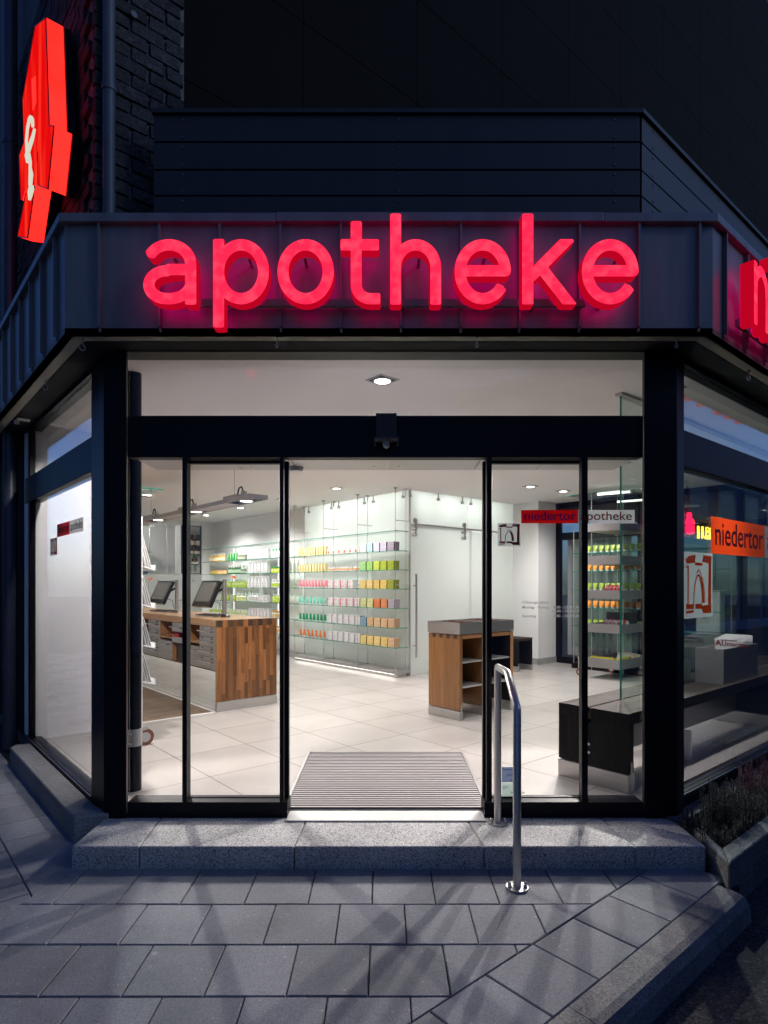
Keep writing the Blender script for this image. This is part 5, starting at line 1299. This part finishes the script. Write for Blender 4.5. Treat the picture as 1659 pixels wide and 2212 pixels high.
for k in range(1, 4): dv.box(UV, x0 + e, x1 - e, y0 + (y1 - y0) * k / 4, y0 + (y1 - y0) * k / 4 + .004, z0 + .007, z1 - .013)
dv.build('tray_divider', 'red_wood', ds)

# ---------------------------------------------------------------- black stool by the pillar
sq = to_uv(at_z(1120.5, 1451.6, 0)); s0, t0 = sq[0], sq[1]
bs = thing('black_stool', 'low black bench stool with an open front by the white pillar', 'stool', UV(s0 + .2, t0 + .2, 0))
for u in (s0 - .035, s0 + .33): 
    MB().box(UV, u, u + .045, t0, t0 + .45, .09, .50).build('side_board', 'stained', bs); MB().box(UV, u - .003, u + .048, t0 - .003, t0 + .453, 0, .085).build('plinth', 'steel', bs)
    MB().box(UV, u + .015, u + .03, t0 - .004, t0 + .001, .05, .13).build('foot_clip', 'steel_shiny', bs)
MB().box(UV, s0 - .035, s0 + .375, t0, t0 + .45, .501, .545).build('seat', 'stained_top', bs); MB().box(UV, s0 + .011, s0 + .329, t0 + .42, t0 + .45, .1, .5).build('back_board', 'stained', bs)

# ---------------------------------------------------------------- window bench with glass screen
b0 = to_uv(at_z(1206, 1674.6, 0)); b1 = to_uv(at_z(1358.5, 1715, 0)); BU = (b0[0] + b1[0]) / 2; BV1, BV0 = b0[1], b1[1]; BE = 8.6; BT = .55
wb = thing('window_bench', 'long dark stained window bench with steel plinths along the display window', 'bench', UV(6, 2.3, 0))
epb = MB(); nb = 7; 
for i in range(nb):
    a = BV0 + (BV1 - BV0) * i / nb; b = BV0 + (BV1 - BV0) * (i + 1) / nb
    if i == 3: epb.box(UV, BU, BU + .075, a + .0003, b - .03, .135, BT - .001); epb.box(UV, BU, BU + .075, b - .03, b - .0003, .135, BT - .11)
    else: epb.box(UV, BU, BU + .075, a + .0003, b - .0003, .135, BT - .001)
epb.build('end_panel', 'stained', wb)
dvt = MB()
for i in range(0, nb, 2):
    a = BV0 + (BV1 - BV0) * i / nb; dvt.box(UV, BU - .001, BU + .02, a + .003, a + .07, BT - .085, BT - .002)
dvt.build('dovetail', 'stained', wb)
bo = MB()
for z in (.225, .285): bo.cyl(UV(BU - .003, BV0 + .30, z), UV(BU + .001, BV0 + .30, z), .010, 14)
bo.build('bolt_caps', 'white_plastic', wb)
for u in (BU, 6.9, BE - .08):
    MB().box(UV, u - .004, u + .079, BV0 - .004, BV1 + .004, 0, .127).build('plinth', 'steel', wb, .003); MB().box(UV, u + .025, u + .05, BV0 - .005, BV0 + .001, .10, .21).build('foot_clip', 'steel', wb)
    if u > BU + 1: MB().box(UV, u, u + .075, BV0, BV1, .135, BT - .085).build('support_panel', 'stained', wb)
tpb = MB()
for i in range(8):
    a = BV0 + (BV1 - BV0) * i / 8; b = BV0 + (BV1 - BV0) * (i + 1) / 8; u = BU
    if i == 4: continue
    while u < BE:
        L = rnd.uniform(.5, 1.1); tpb.box(UV, u + .0002, min(BE, u + L) - .0002, a + .0002, b - .0002, BT - .08, BT); u += L
a = BV0 + (BV1 - BV0) * 4 / 8; b = BV0 + (BV1 - BV0) * 5 / 8
tpb.box(UV, BU, BE, a + .0002, a + .022, BT - .08, BT).box(UV, BU, BE, a + .04, b - .0002, BT - .08, BT).box(UV, BU, BE, a + .022, a + .04, BT - .08, BT - .03)
tpb.build('bench_top', 'stained_top', wb)
MB().box(UV, BU + .08, BE - .09, 2.40, 2.415, .13, .40).build('steel_skirt', 'steel', wb); MB().box(UV, BU + .08, BE - .09, 2.398, 2.417, .402, .42).build('skirt_trim', 'alu', wb)
gs = thing('glass_screen', 'tall frameless glass screen standing in the groove of the bench', 'glass screen', UV(6, 2.37, .52))
gu0 = to_uv(at_z(1339.6, 1510.6, BT))[0]; gv = a + .031
MB().box(UV, gu0 + .003, BE - .1, gv - .006, gv + .006, BT - .029, CEIL - .02).build('glass_pane', 'green_pane', gs); MB().box(UV, gu0 - .003, gu0 + .003, gv - .0062, gv + .0062, BT - .029, CEIL - .02).build('glass_edge', 'edge_green', gs)
MB().box(UV, gu0 - .03, BE - .1, gv - .03, gv + .03, CEIL - .02, CEIL - .001).build('ceiling_channel', 'alu', gs)
# steel box of leaflets on the bench
q0 = to_uv(at_z(1563, 1480, BT)); q1 = to_uv(at_z(1495, 1472.7, BT)); q2 = to_uv(at_z(1636.4, 1459.4, BT))
x0, x1, y0, y1, z0, z1 = q0[0], q2[0], q0[1], q1[1] - .02, BT + .001, .865; e = .006
lbx = thing('leaflet_box', 'brushed steel box of magazines on the window bench behind glass', 'box', UV((x0 + x1) / 2, (y0 + y1) / 2, BT))
MB().box(UV, x0, x1, y0, y1, z0, z0 + .006).box(UV, x0, x1, y0, y0 + e, z0 + .006, z1).box(UV, x0, x1, y1 - e, y1, z0 + .006, z1).box(UV, x0, x0 + e, y0 + e, y1 - e, z0 + .006, z1).box(UV, x1 - e, x1, y0 + e, y1 - e, z0 + .006, z1).build('steel_case', 'steel', lbx)
for i in range(9):
    u = x0 + .40 + .05 * i; top = z1 + .055 + .006 * i - (.03 if i > 5 else 0)
    m_ = MB().slab([UV(u, y0 + .02, z0 + .01), UV(u + .010, y0 + .02, z0 + .01), UV(u + .010, y1 - .03, z0 + .01), UV(u, y1 - .03, z0 + .01)], Z * (top - z0) - U * .04)
    mats = ['paper_white']
    if i == 0:
        sl_ = Vector((-.04 * CU, -.04 * SU, top - z0)); un = sl_.normalized(); org = UV(u - .0015, y1 - .03, z0 + .01) + sl_ - un * .075
        nrm = -U
        fm = face_map(org, -V, un, nrm); mats = ['paper_white', 'film_dark_red']
        text(m_, 'Umschau', .062, lambda p: fm((p[0] + .062, p[1] + .010, p[2])), 1, bold=.0012); text(m_, 'apothekennews', .022, lambda p: fm((p[0] + .055, p[1] + .058, p[2])), 1, bold=.0006)
        text(m_, 'A', .075, lambda p: fm((p[0] + .008, p[1] + .010, p[2])), 1, bold=.003)
    lab = 'white magazine with red heading at the front of the steel box' if i == 0 else 'white magazine filed behind the front one in the steel box'
    m_.build('magazine', mats, None, props=(lab, 'magazine', 'magazines in the steel box'))
lb2 = thing('tray_box', 'low stepped steel tray on the bench behind the glass screen', 'tray', UV(5.75, 2.52, BT))
for i, h in enumerate((.20, .25, .30)):
    u = 5.30 + .10 * i; MB().box(UV, u, u + .008, 2.44, 2.60, BT + .001, BT + h).build('tray_wall', 'alu', lb2)
MB().box(UV, 5.308, 5.9, 2.44, 2.446, BT + .001, BT + .18).box(UV, 5.308, 5.9, 2.594, 2.60, BT + .001, BT + .18).build('tray_side', 'alu', lb2)
pf = at_z(1385, 1640, .0); MB().box(UV, to_uv(pf)[0] + .25, to_uv(pf)[0] + .262, 2.12, 2.36, .002, .25).build('white_card', 'paper_white', None, props=('white card propped under the window bench', 'card'))

# ---------------------------------------------------------------- mobile gondola with trays, glass shelves by the black glazing
gn = thing('tray_gondola', 'mobile display gondola of five grey trays under a glass canopy', 'gondola', UV(8.8, 4.8, 0))
gu, gv0, gv1 = 8.50, 4.53, 5.07
for i, (zt, zb_) in enumerate(((2.37, 2.25), (1.87, 1.74), (1.35, 1.22), (.84, .705), (.315, .17))):
    t_ = MB().box(UV, gu, gu + .95, gv0, gv1, zb_, zb_ + .008).box(UV, gu, gu + .008, gv0, gv1, zb_ + .008, zt).box(UV, gu + .008, gu + .95, gv0, gv0 + .008, zb_ + .008, zt).box(UV, gu + .008, gu + .95, gv1 - .008, gv1, zb_ + .008, zt).box(UV, gu + .942, gu + .95, gv0 + .008, gv1 - .008, zb_ + .008, zt).build('tray', 'tray_grey', gn, .002)
    MB().cyl(UV(gu + .35, gv0 - .004, (zt + zb_) / 2), UV(gu + .35, gv0, (zt + zb_) / 2), .010, 8).build('tray_screw', 'steel', t_)
for u_, v_ in ((gu + .90, gv1 - .02), (gu + .90, gv0 + .02), (gu + .12, gv1 - .012), (gu + .12, gv0 + .012)): MB().cyl(UV(u_, v_, .1), UV(u_, v_, 2.86), .005, 8).build('gondola_rod', 'alu', gn)
MB().box(UV, gu + .55, gu + .57, gv0 + .02, gv1 - .02, .72, 1.0).build('centre_board', 'black_plastic', gn)
wq = to_uv(at_z(1252, 1459, 0))
for u, v in (wq, (gu + .75, gv1), (gu + .75, gv0 + .05)):
    w_ = MB().cyl(UV(u - .012, v, .055), UV(u + .012, v, .055), .055, 20).build('caster_wheel', 'caster_brown', gn); MB().cyl(UV(u - .015, v, .055), UV(u + .015, v, .055), .03, 14).build('wheel_hub', 'grey_plastic', w_)
    MB().box(UV, u - .018, u + .018, v - .015, v + .015, .11, .27).build('caster_fork', 'steel', gn)
MB().box(UV, wq[0] - .02, gu + .30, wq[1] - .02, wq[1] + .02, .27, .30).build('base_arm', 'steel', gn)
kz = 2.83
cgm = MB().box(UV, gu - .05, gu + .9, gv0 - .05, gv1 + .3, kz, kz + .01, 0); cgm.box(UV, gu - .054, gu - .05, gv0 - .05, gv1 + .3, kz, kz + .01, 1).box(UV, gu - .05, gu + .9, gv0 - .054, gv0 - .05, kz, kz + .01, 1); cgm.build('canopy_glass', ['green_pane', 'edge_green'], gn)
ta, tb = at_u(1291, 1068, gu + .05), at_u(1363, 1062, gu + .05)
MB().cyl(ta, tb, .018, 16).cyl(tb, tb + (tb - ta).normalized() * .03, .030, 16, 1).build('tube_lamp', ['tube_light', 'steel'], gn)
MB().cyl(ta + U * .6 - Z * .06, tb + U * .6 - Z * .06, .016, 16).build('tube_lamp', 'tube_light', gn)
gsf = thing('glass_shelf_rack', 'green edged glass shelf rack of tubes before the black glazing', 'shelf', UV(9.4, 4.6, 0))
gZ = [EYE + (CYD - (999.5 + .2164 * y)) * 10.1 / FOC for y in (893, 1080, 1272, 1452, 1640)]
va, vb = v_of(1235.7, 9.30), 3.3
for z in gZ:
    m_ = MB().box(UV, 9.303, 9.58, vb, va, z - .01, z, 0); m_.box(UV, 9.30, 9.303, vb, va, z - .01, z, 1).box(UV, 9.30, 9.58, va, va + .003, z - .01, z, 1); m_.build('glass_shelf', ['shelf_glass', 'edge_green'], gsf)
MB().box(UV, 9.585, 9.595, vb, va, .35, 2.32).build('back_glass', 'green_pane', gsf); MB().box(UV, 9.3, 9.59, va + .004, va + .012, .35, 2.32).build('end_glass', 'green_pane', gsf)
for v in (v_of(1390, 9.31), vb, va - .02): MB().cyl(UV(9.32, v, .02), UV(9.32, v, 2.35), .006, 8).build('rack_rod', 'alu', gsf)
MB().box(UV, 9.28, 9.6, vb, va, .0, .09).build('rack_base', 'stained', gsf)
tg = tube_mesh(.078, .118, (.30, .42, .05), (.78, .80, .70), None, 1.15); to_ = tube_mesh(.078, .118, (.80, .30, .04), (.82, .78, .70), None, 1.15)
for s, z in enumerate(gZ):
    for x in (95, 160, 225, 290, 350, 408, 465, 523, 588, 655, 720, 790):
        v = v_of(1221.6 + .2164 * x, 9.36)
        if v > va - .05: continue
        put((tg, to_)[s % 2], 'tube', 9.36, v, z + .001, '%s tube with a wide crimped end on the %s glass shelf by the black glazing' % (('green', 'orange')[s % 2], ORD[s]), 'tube', 'tubes on the rack by the black glazing', .004)
# reels on the third and fourth trays, boxes on the lowest
def reel(v, u, z, col, lab):
    t = thing('bandage_tin', lab, 'tin', UV(u, v, z), 'round tins standing on the gondola trays')
    MB().cyl(UV(u, v, z + .066), UV(u + .045, v, z + .066), .066, 24).build('rim', col, t)
    MB().cyl(UV(u - .001, v, z + .066), UV(u + .046, v, z + .066), .055, 24).build('face', 'paper_white', t)
def reel2(v, u, z, col, lab):
    t = thing('bandage_tin', lab, 'tin', UV(u, v, z), 'round tins standing on the gondola trays')
    MB().cyl(UV(u, v, z + .066), UV(u, v + .045, z + .066), .066, 24).build('rim', col, t)
    MB().cyl(UV(u, v - .001, z + .066), UV(u, v + .046, z + .066), .054, 24).build('face', 'paper_white', t)
for i in range(4):
    reel2(gv0 + .03 + .062 * i, gu + .11, 1.30, col_mat((.45, .03, .05)), ('red rimmed tin at the near end of the row on the middle tray', 'red rimmed tin second in the row on the middle tray', 'red rimmed tin third in the row on the middle tray', 'red rimmed tin last in the row on the middle tray')[i])
    reel2(gv0 + .03 + .062 * i, gu + .11, .78, col_mat((.10, .04, .06)), ('dark rimmed tin at the near end of the row on the fourth tray', 'dark rimmed tin second in the row on the fourth tray', 'dark rimmed tin third in the row on the fourth tray', 'dark rimmed tin last in the row on the fourth tray')[i])
for i in range(4): reel2(gv0 + .05 + .055 * i, gu + .32, .765, col_mat((.50, .03, .05)), ('red rimmed tin nearest the window on the fourth tray', 'red rimmed tin second from the window on the fourth tray', 'red rimmed tin third from the window on the fourth tray', 'red rimmed tin fourth from the window on the fourth tray')[i])
yel = box_mesh(.030, .11, .085, (.62, .55, .03), (.50, .44, .03), [(.15, .85, .2, .8, (.40, .34, .04))])
for i in range(9): put(yel, 'plaster_box', gu + .03, gv1 - .05 - .043 * i, .24, 'yellow plaster box filed upright in the lowest gondola tray', 'box', 'yellow boxes in the lowest tray', .002)
ybx = MB().box(UV, gu + .04, gu + .36, gv0 + .015, gv0 + .06, .235, .345, 0).slab([UV(gu + .06, gv0 + .0135, .24), UV(gu + .20, gv0 + .0135, .24), UV(gu + .12, gv0 + .0135, .34)], V * .001, 1).box(UV, gu + .31, gu + .36, gv0 + .0135, gv0 + .0145, .236, .344, 2)
ybx.build('plaster_box', [col_mat((.64, .56, .03)), col_mat((.02, .06, .40)), col_mat((.6, .03, .04))], None, props=('large yellow plaster box with a blue triangle at the front of the lowest tray', 'box', 'yellow boxes in the lowest tray'))
for i, c in enumerate(((.60, .62, .60), (.70, .35, .22), (.45, .55, .48))):
    m_ = MB().slab([UV(gu + .42 + .10 * i, gv0 + .03, .25), UV(gu + .52 + .10 * i, gv0 + .05, .33), UV(gu + .52 + .1 * i, gv0 + .30, .36), UV(gu + .42 + .1 * i, gv0 + .28, .27)], Z * .012 + U * .004)
    m_.build('sachet', col_mat(c), None, props=(('pale sachet lying in the lowest gondola tray', 'reddish sachet lying in the lowest gondola tray', 'grey green sachet lying in the lowest gondola tray')[i], 'sachet'))
wc = at_u(1500, 1330, UE - .12); vv = to_uv(wc)[1]
wcb = thing('wall_cabinet', 'small white metal wall cabinet on the black glazing behind the gate sticker', 'cabinet', UV(UE - .1, vv, 1.0))
ca, cb2 = v_of(1504, UE - .2), v_of(1536, UE - .2); zc0, zc1 = at_u(1520, 1365, UE - .2).z, at_u(1520, 1275, UE - .2).z
MB().box(UV, UE - .20, UE - .002, cb2 - .12, ca, zc0, zc1).build('case', 'white_plastic', wcb, .006); MB().cyl(UV(UE - .21, ca - .12, (zc0 + zc1) / 2 - .1), UV(UE - .2, ca - .12, (zc0 + zc1) / 2 - .1), .02, 10).build('lock', 'steel', wcb)
sd = at_z(640, 1010, 2.24)
t = thing('smoke_detector', 'flat round white detector beside the inner door header', 'detector', (sd.x, 4.16, 2.2)); MB().cyl((sd.x, 4.13, 2.242), (sd.x, 4.13, 2.215), .05, 20, 0, .042).build('detector_body', 'white_plastic', t)

# ---------------------------------------------------------------- stickers on the glass
def gate(mb, fm, mi):
    """the arched town gate, in a unit square"""
    def P(pts):
        n_ = len(pts); mb.add([fm((x, y, .0012)) for x, y in pts] + [fm((x, y, .0002)) for x, y in pts], [list(range(n_)), list(range(n_, 2 * n_))[::-1]] + [(i, n_ + i, n_ + (i + 1) % n_, (i + 1) % n_) for i in range(n_)], mi)
    def strip(pts, w):
        for (a, b), (c, d) in zip(pts, pts[1:]):
            l_ = math.hypot(c - a, d - b); nx, ny = -(d - b) / l_ * w / 2, (c - a) / l_ * w / 2; P([(a + nx, b + ny), (a - nx, b - ny), (c - nx, d - ny), (c + nx, d + ny)])
    P([(.06, .90), (.06, .84), (.13, .82), (.37, .84), (.385, .96), (.30, .955), (.12, .93), (.11, .895)][::-1])
    P([(.62, .86), (.94, .83), (.95, .90), (.97, .93), (.95, .955), (.66, .965)][::-1])
    P([(.37, .80), (.63, .80), (.63, .845), (.37, .845)])
    P([(.115, .22), (.155, .22), (.155, .79), (.115, .79)]); P([(.06, .755), (.12, .765), (.12, .785), (.06, .78)])
    P([(.83, .20), (.94, .20), (.945, .845), (.85, .85)])
    P([(.07, .14), (.33, .14), (.33, .215), (.07, .215)]); P([(.07, .07), (.33, .09), (.33, .125), (.07, .115)])
    P([(.38, .14), (.60, .13), (.66, .06), (.95, .06), (.95, .20), (.62, .18), (.60, .215), (.38, .215)][::-1])
    AR = [(.325, .215), (.33, .36), (.36, .50), (.41, .60), (.46, .655), (.52, .60), (.57, .50), (.60, .36), (.605, .215)]
    strip(AR[:5], .030); 
    for i in range(4, 8): P([AR[i], (AR[i][0] + .075 * min(1, (i - 3.4)), AR[i][1] + .02), (AR[i + 1][0] + .075, AR[i + 1][1] + .01), AR[i + 1]])
    strip([(.42, .68), (.50, .735), (.57, .69), (.64, .58), (.69, .42), (.705, .22)], .022)
def hole(mb, fm, mi):
    for x in (.19, .24, .29, .70, .75, .80):
        pts = [(x, .87), (x + .025, .87), (x + .025, .925), (x, .925)]; mb.add([fm((a, b, .0016)) for a, b in pts], [(0, 1, 2, 3)], mi)
def banner(name_root, org, right, nrm, w_red, w_all, h, mats, lab, txtscale=.62):
    t = thing('window_banner', lab, 'sticker', org)
    fm = face_map(org, right, Z, nrm)
    q = lambda a, b, z: MB().slab([fm((a, 0, z)), fm((b, 0, z)), fm((b, h, z)), fm((a, h, z))], Vector(nrm) * .0004)
    q(0, w_red, 0).build('red_panel', mats[0], t); q(w_red + .0005, w_all, 0).build('grey_panel', mats[1], t)
    m_ = MB(); text(m_, 'niedertor', h * .93, lambda p: fm((p[0] + w_red * .05, p[1] + h * .25, p[2] + .0014)), 0, width=w_red * .90, bold=h * .006); m_.build('lettering', mats[2], t)
    m_ = MB(); ww = w_all - w_red; text(m_, 'apotheke', h * .93, lambda p: fm((p[0] + w_red + ww * .045, p[1] + h * .25, p[2] + .0014)), 0, width=ww * .90, bold=h * .006); m_.build('lettering', mats[3], t)
def gsticker(org, right, nrm, w, h, mats, lab):
    t = thing('gate_sticker', lab, 'sticker', org); fm = face_map(org, right * w, Z * h, nrm)
    MB().slab([fm((0, 0, 0)), fm((1, 0, 0)), fm((1, 1, 0)), fm((0, 1, 0))], Vector(nrm) * .0004).build('film_square', mats[0], t)
    m_ = MB(); f2 = lambda p: fm((p[0], p[1], p[2] + .0006)); gate(m_, f2, 0); hole(m_, f2, 1); m_.build('gate_drawing', [mats[1], mats[0]], t)
XR, YN = Vector((1, 0, 0)), Vector((0, -1, 0))
yS = 3.7765; a, b, c = at_y(1125.7, 1130.3, yS), at_y(1248.5, 1130.3, yS), at_y(1371, 1101.6, yS)
banner('b', a, XR, YN, b.x - a.x, c.x - a.x, c.z - a.z, ['film_red', 'film_grey', 'film_blue', 'film_dark_red'], 'red and grey shop name banner across the entrance glass')
yS = 3.852; a, c = at_y(1075, 1180.3, yS), at_y(1125, 1130, yS)
gsticker(a, XR, YN, c.x - a.x, c.z - a.z, ['film_white', 'film_dark_red'], 'small square sticker of a dark red town gate beside the entrance banner')
ofs = .0275                                     # outside face of the side panes
vS = VR + .028; a, b, c = at_v(1536.4, 1195.2, vS), at_v(1651.6, 1204, vS), at_v(1536.4, 1115, vS)
ua, ub = to_uv(a)[0], to_uv(b)[0]
banner('b', a, U, -V, ub - ua, (ub - ua) * 2, c.z - a.z, ['film_orange', 'film_grey', 'film_purple', 'film_orange'], 'large orange shop name banner on the display window')
a, b, c = at_v(1477.2, 1337, vS), at_v(1539, 1330, vS), at_v(1477.2, 1191, vS)
gsticker(a, U, -V, to_uv(b)[0] - to_uv(a)[0], c.z - a.z, ['film_white', 'film_orange'], 'large square sticker of an orange town gate on the display window')
uS = UL + .028; k6 = .2825
a, b, c = at_u(437 * k6, 763.5 + 1405 * k6, uS), at_u(533 * k6, 763.5 + 1382 * k6, uS), at_u(638 * k6, 763.5 + 1265 * k6, uS)
av, bv, cvv = to_uv(a)[1], to_uv(b)[1], to_uv(c)[1]; hS = at_u(437 * k6, 763.5 + 1310 * k6, uS).z - a.z
banner('b', a, -V, -U, av - bv, av - cvv, hS, ['film_red', 'film_grey', 'film_black', 'film_black'], 'small red and grey shop name banner on the narrow side window')
a, b, c = at_u(385 * k6, 763.5 + 1548 * k6, uS), at_u(437 * k6, 763.5 + 1545 * k6, uS), at_u(437 * k6, 763.5 + 1410 * k6, uS)
gsticker(a, -V, -U, to_uv(a)[1] - to_uv(b)[1], c.z - b.z, ['film_grey', 'film_red'], 'tiny red town gate sticker on the narrow side window')
yS = 3.859; oht = thing('opening_hours', 'silver grey opening hours lettering on the sliding glass door', 'lettering', (1.1, yS, 1.3)); pxm = 330 / 1659 * 1659 / 2390; ox_, oy_ = 1500 * 1659 / 2390, 1560 * 1659 / 2390
for s_, x0, x1, yb_ in (('Öffnungszeiten:', 627, 1043, 1600), ('Montag - Freitag', 627, 1043, 1677), ('8.30 - 13.00 Uhr', 1115, 1545, 1677), ('15.00 - 18.30 Uhr', 1088, 1545, 1737), ('Samstag', 627, 846, 1813), ('8.30 - 13.00 Uhr', 1115, 1545, 1812)):
    a, b = at_y(ox_ + x0 * pxm, oy_ + yb_ * pxm, yS), at_y(ox_ + x1 * pxm, oy_ + yb_ * pxm, yS)
    oh = MB(); text(oh, s_, .0235, face_map(a, XR, Z, YN), 0, width=b.x - a.x, extrude=.0002, bold=.0005); oh.build('text_line', 'film_silver', oht)
def card(x0, x1, y0, y1, mat, lines, lab):
    a, b = at_y(x0, y1, 3.857), at_y(x1, y0, 3.857); t = thing('window_card', lab, 'sticker', a)
    MB().box(XY, a.x, b.x, 3.8565, 3.8575, a.z, b.z).build('card_sheet', mat, t)
    m_ = MB(); mats = []
    for s_, fx_, fy_, sz, mt2 in lines:
        if mt2 not in mats: mats.append(mt2)
        text(m_, s_, sz * (b.z - a.z), face_map(Vector((a.x + fx_ * (b.x - a.x), 3.856, a.z + fy_ * (b.z - a.z))), XR, Z, YN), mats.index(mt2), extrude=.0002)
    m_.build('card_print', mats, t)
card(1084, 1126, 1657, 1690, 'film_pale_blue', [('Familienkarte', .0, .80, .16, 'film_black'), ('GREEN', .26, .42, .20, 'film_blue'), ('Wir sind', .42, .10, .16, 'film_black')], 'pale blue card sticker low on the door behind the handrail')
card(1084, 1126, 1691, 1733, 'film_pale_green', [('go', .05, .72, .24, 'film_teal'), ('Apotheke', .46, .44, .18, 'film_black'), ('BK', .08, .10, .22, 'film_teal')], 'pale green card sticker low on the door below the blue card')

# ================================================================ ACROSS THE SIDE STREET (seen in the display window's reflection)
ob = thing('street_building', 'blue grey building across the side street mirrored in the display window', 'building', UV(20, -5.2, RZ))
MB().box(UV, -2, 44, -9, -5.0, RZ, 5.2).build('wall', 'street_wall', ob)
MB().box(UV, -2.2, 44.2, -9.2, -4.75, 5.2, 5.4).build('roof_edge', 'street_frame', ob)
MB().box(UV, 2, 42, -4.99, -4.4, 2.65, 2.85).build('canopy', 'street_frame', ob)
for i in range(16):
    u = 3.4 + 2.4 * i
    w_ = MB().box(UV, u, u + 1.5, -5.0, -4.96, 3.5, 4.8).build('window', 'street_frame', ob); MB().box(UV, u + .08, u + 1.42, -4.96, -4.95, 3.58, 4.72).build('pane', 'screen', w_)
    w_ = MB().box(UV, u - .2, u + 1.7, -5.0, -4.96, .1, 2.5).build('window', 'alu_dark', ob); MB().box(UV, u - .1, u + 1.6, -4.96, -4.95, .2, 2.4).build('pane', 'screen', w_)
ns = thing('neon_sign', 'yellow neon outline lettering across the street mirrored in the display window', 'neon sign', UV(21.3, -4.85, 2.9))
m_ = MB(); gx = 20.62
for ch in 'JLRÜL':
    cu = bpy.data.curves.new('t', 'FONT'); cu.body = ch; cu.size = .55; cu.fill_mode = 'NONE'; cu.bevel_depth = .016; cu.bevel_resolution = 0; cu.offset = .02
    curve_mesh(m_, cu, face_map(UV(gx, -4.85, 2.93), U, Z, V), 0); gx += .33
m_.build('neon_tube', 'neon_yellow', ns); MB().box(UV, 20.5, 22.6, -4.98, -4.95, 2.86, 3.5).build('backing', 'gap_black', ns)
rs_ = thing('red_sign', 'red lit S emblem with a dot across the street mirrored in the display window', 'illuminated sign', UV(20.0, -4.85, 3.0))
m_ = MB(); cu = bpy.data.curves.new('t', 'FONT'); cu.body = 'S'; cu.size = .62; cu.extrude = .05; cu.offset = .045
curve_mesh(m_, cu, face_map(UV(20.25, -4.85, 3.08), -U * 1.35, Z, V), 0); m_.build('emblem_letter', 'neon_red', rs_)
MB().cyl(UV(20.0, -4.90, 3.64), UV(20.0, -4.80, 3.64), .085, 18).build('emblem_dot', 'neon_red', rs_)

lb_ = thing('street_building', 'dark building across the street mirrored in the narrow side window', 'building', UV(-10, 8, RZ))
MB().box(UV, -14, -9.5, -3, 45, RZ, 10.2).build('wall', 'street_wall', lb_)
MB().box(UV, -14.2, -9.3, -3.2, 45.2, 10.2, 10.5).build('roof_edge', 'street_frame', lb_)
for i in range(14):
    v = -1.5 + 3.2 * i
    for z0, z1 in ((.9, 2.3), (3.5, 5.1), (6.3, 7.9)):
        w_ = MB().box(UV, -9.5, -9.46, v, v + 1.4, z0, z1).build('window', 'street_frame', lb_); MB().box(UV, -9.46, -9.45, v + .08, v + 1.32, z0 + .08, z1 - .08).build('pane', 'screen', w_)
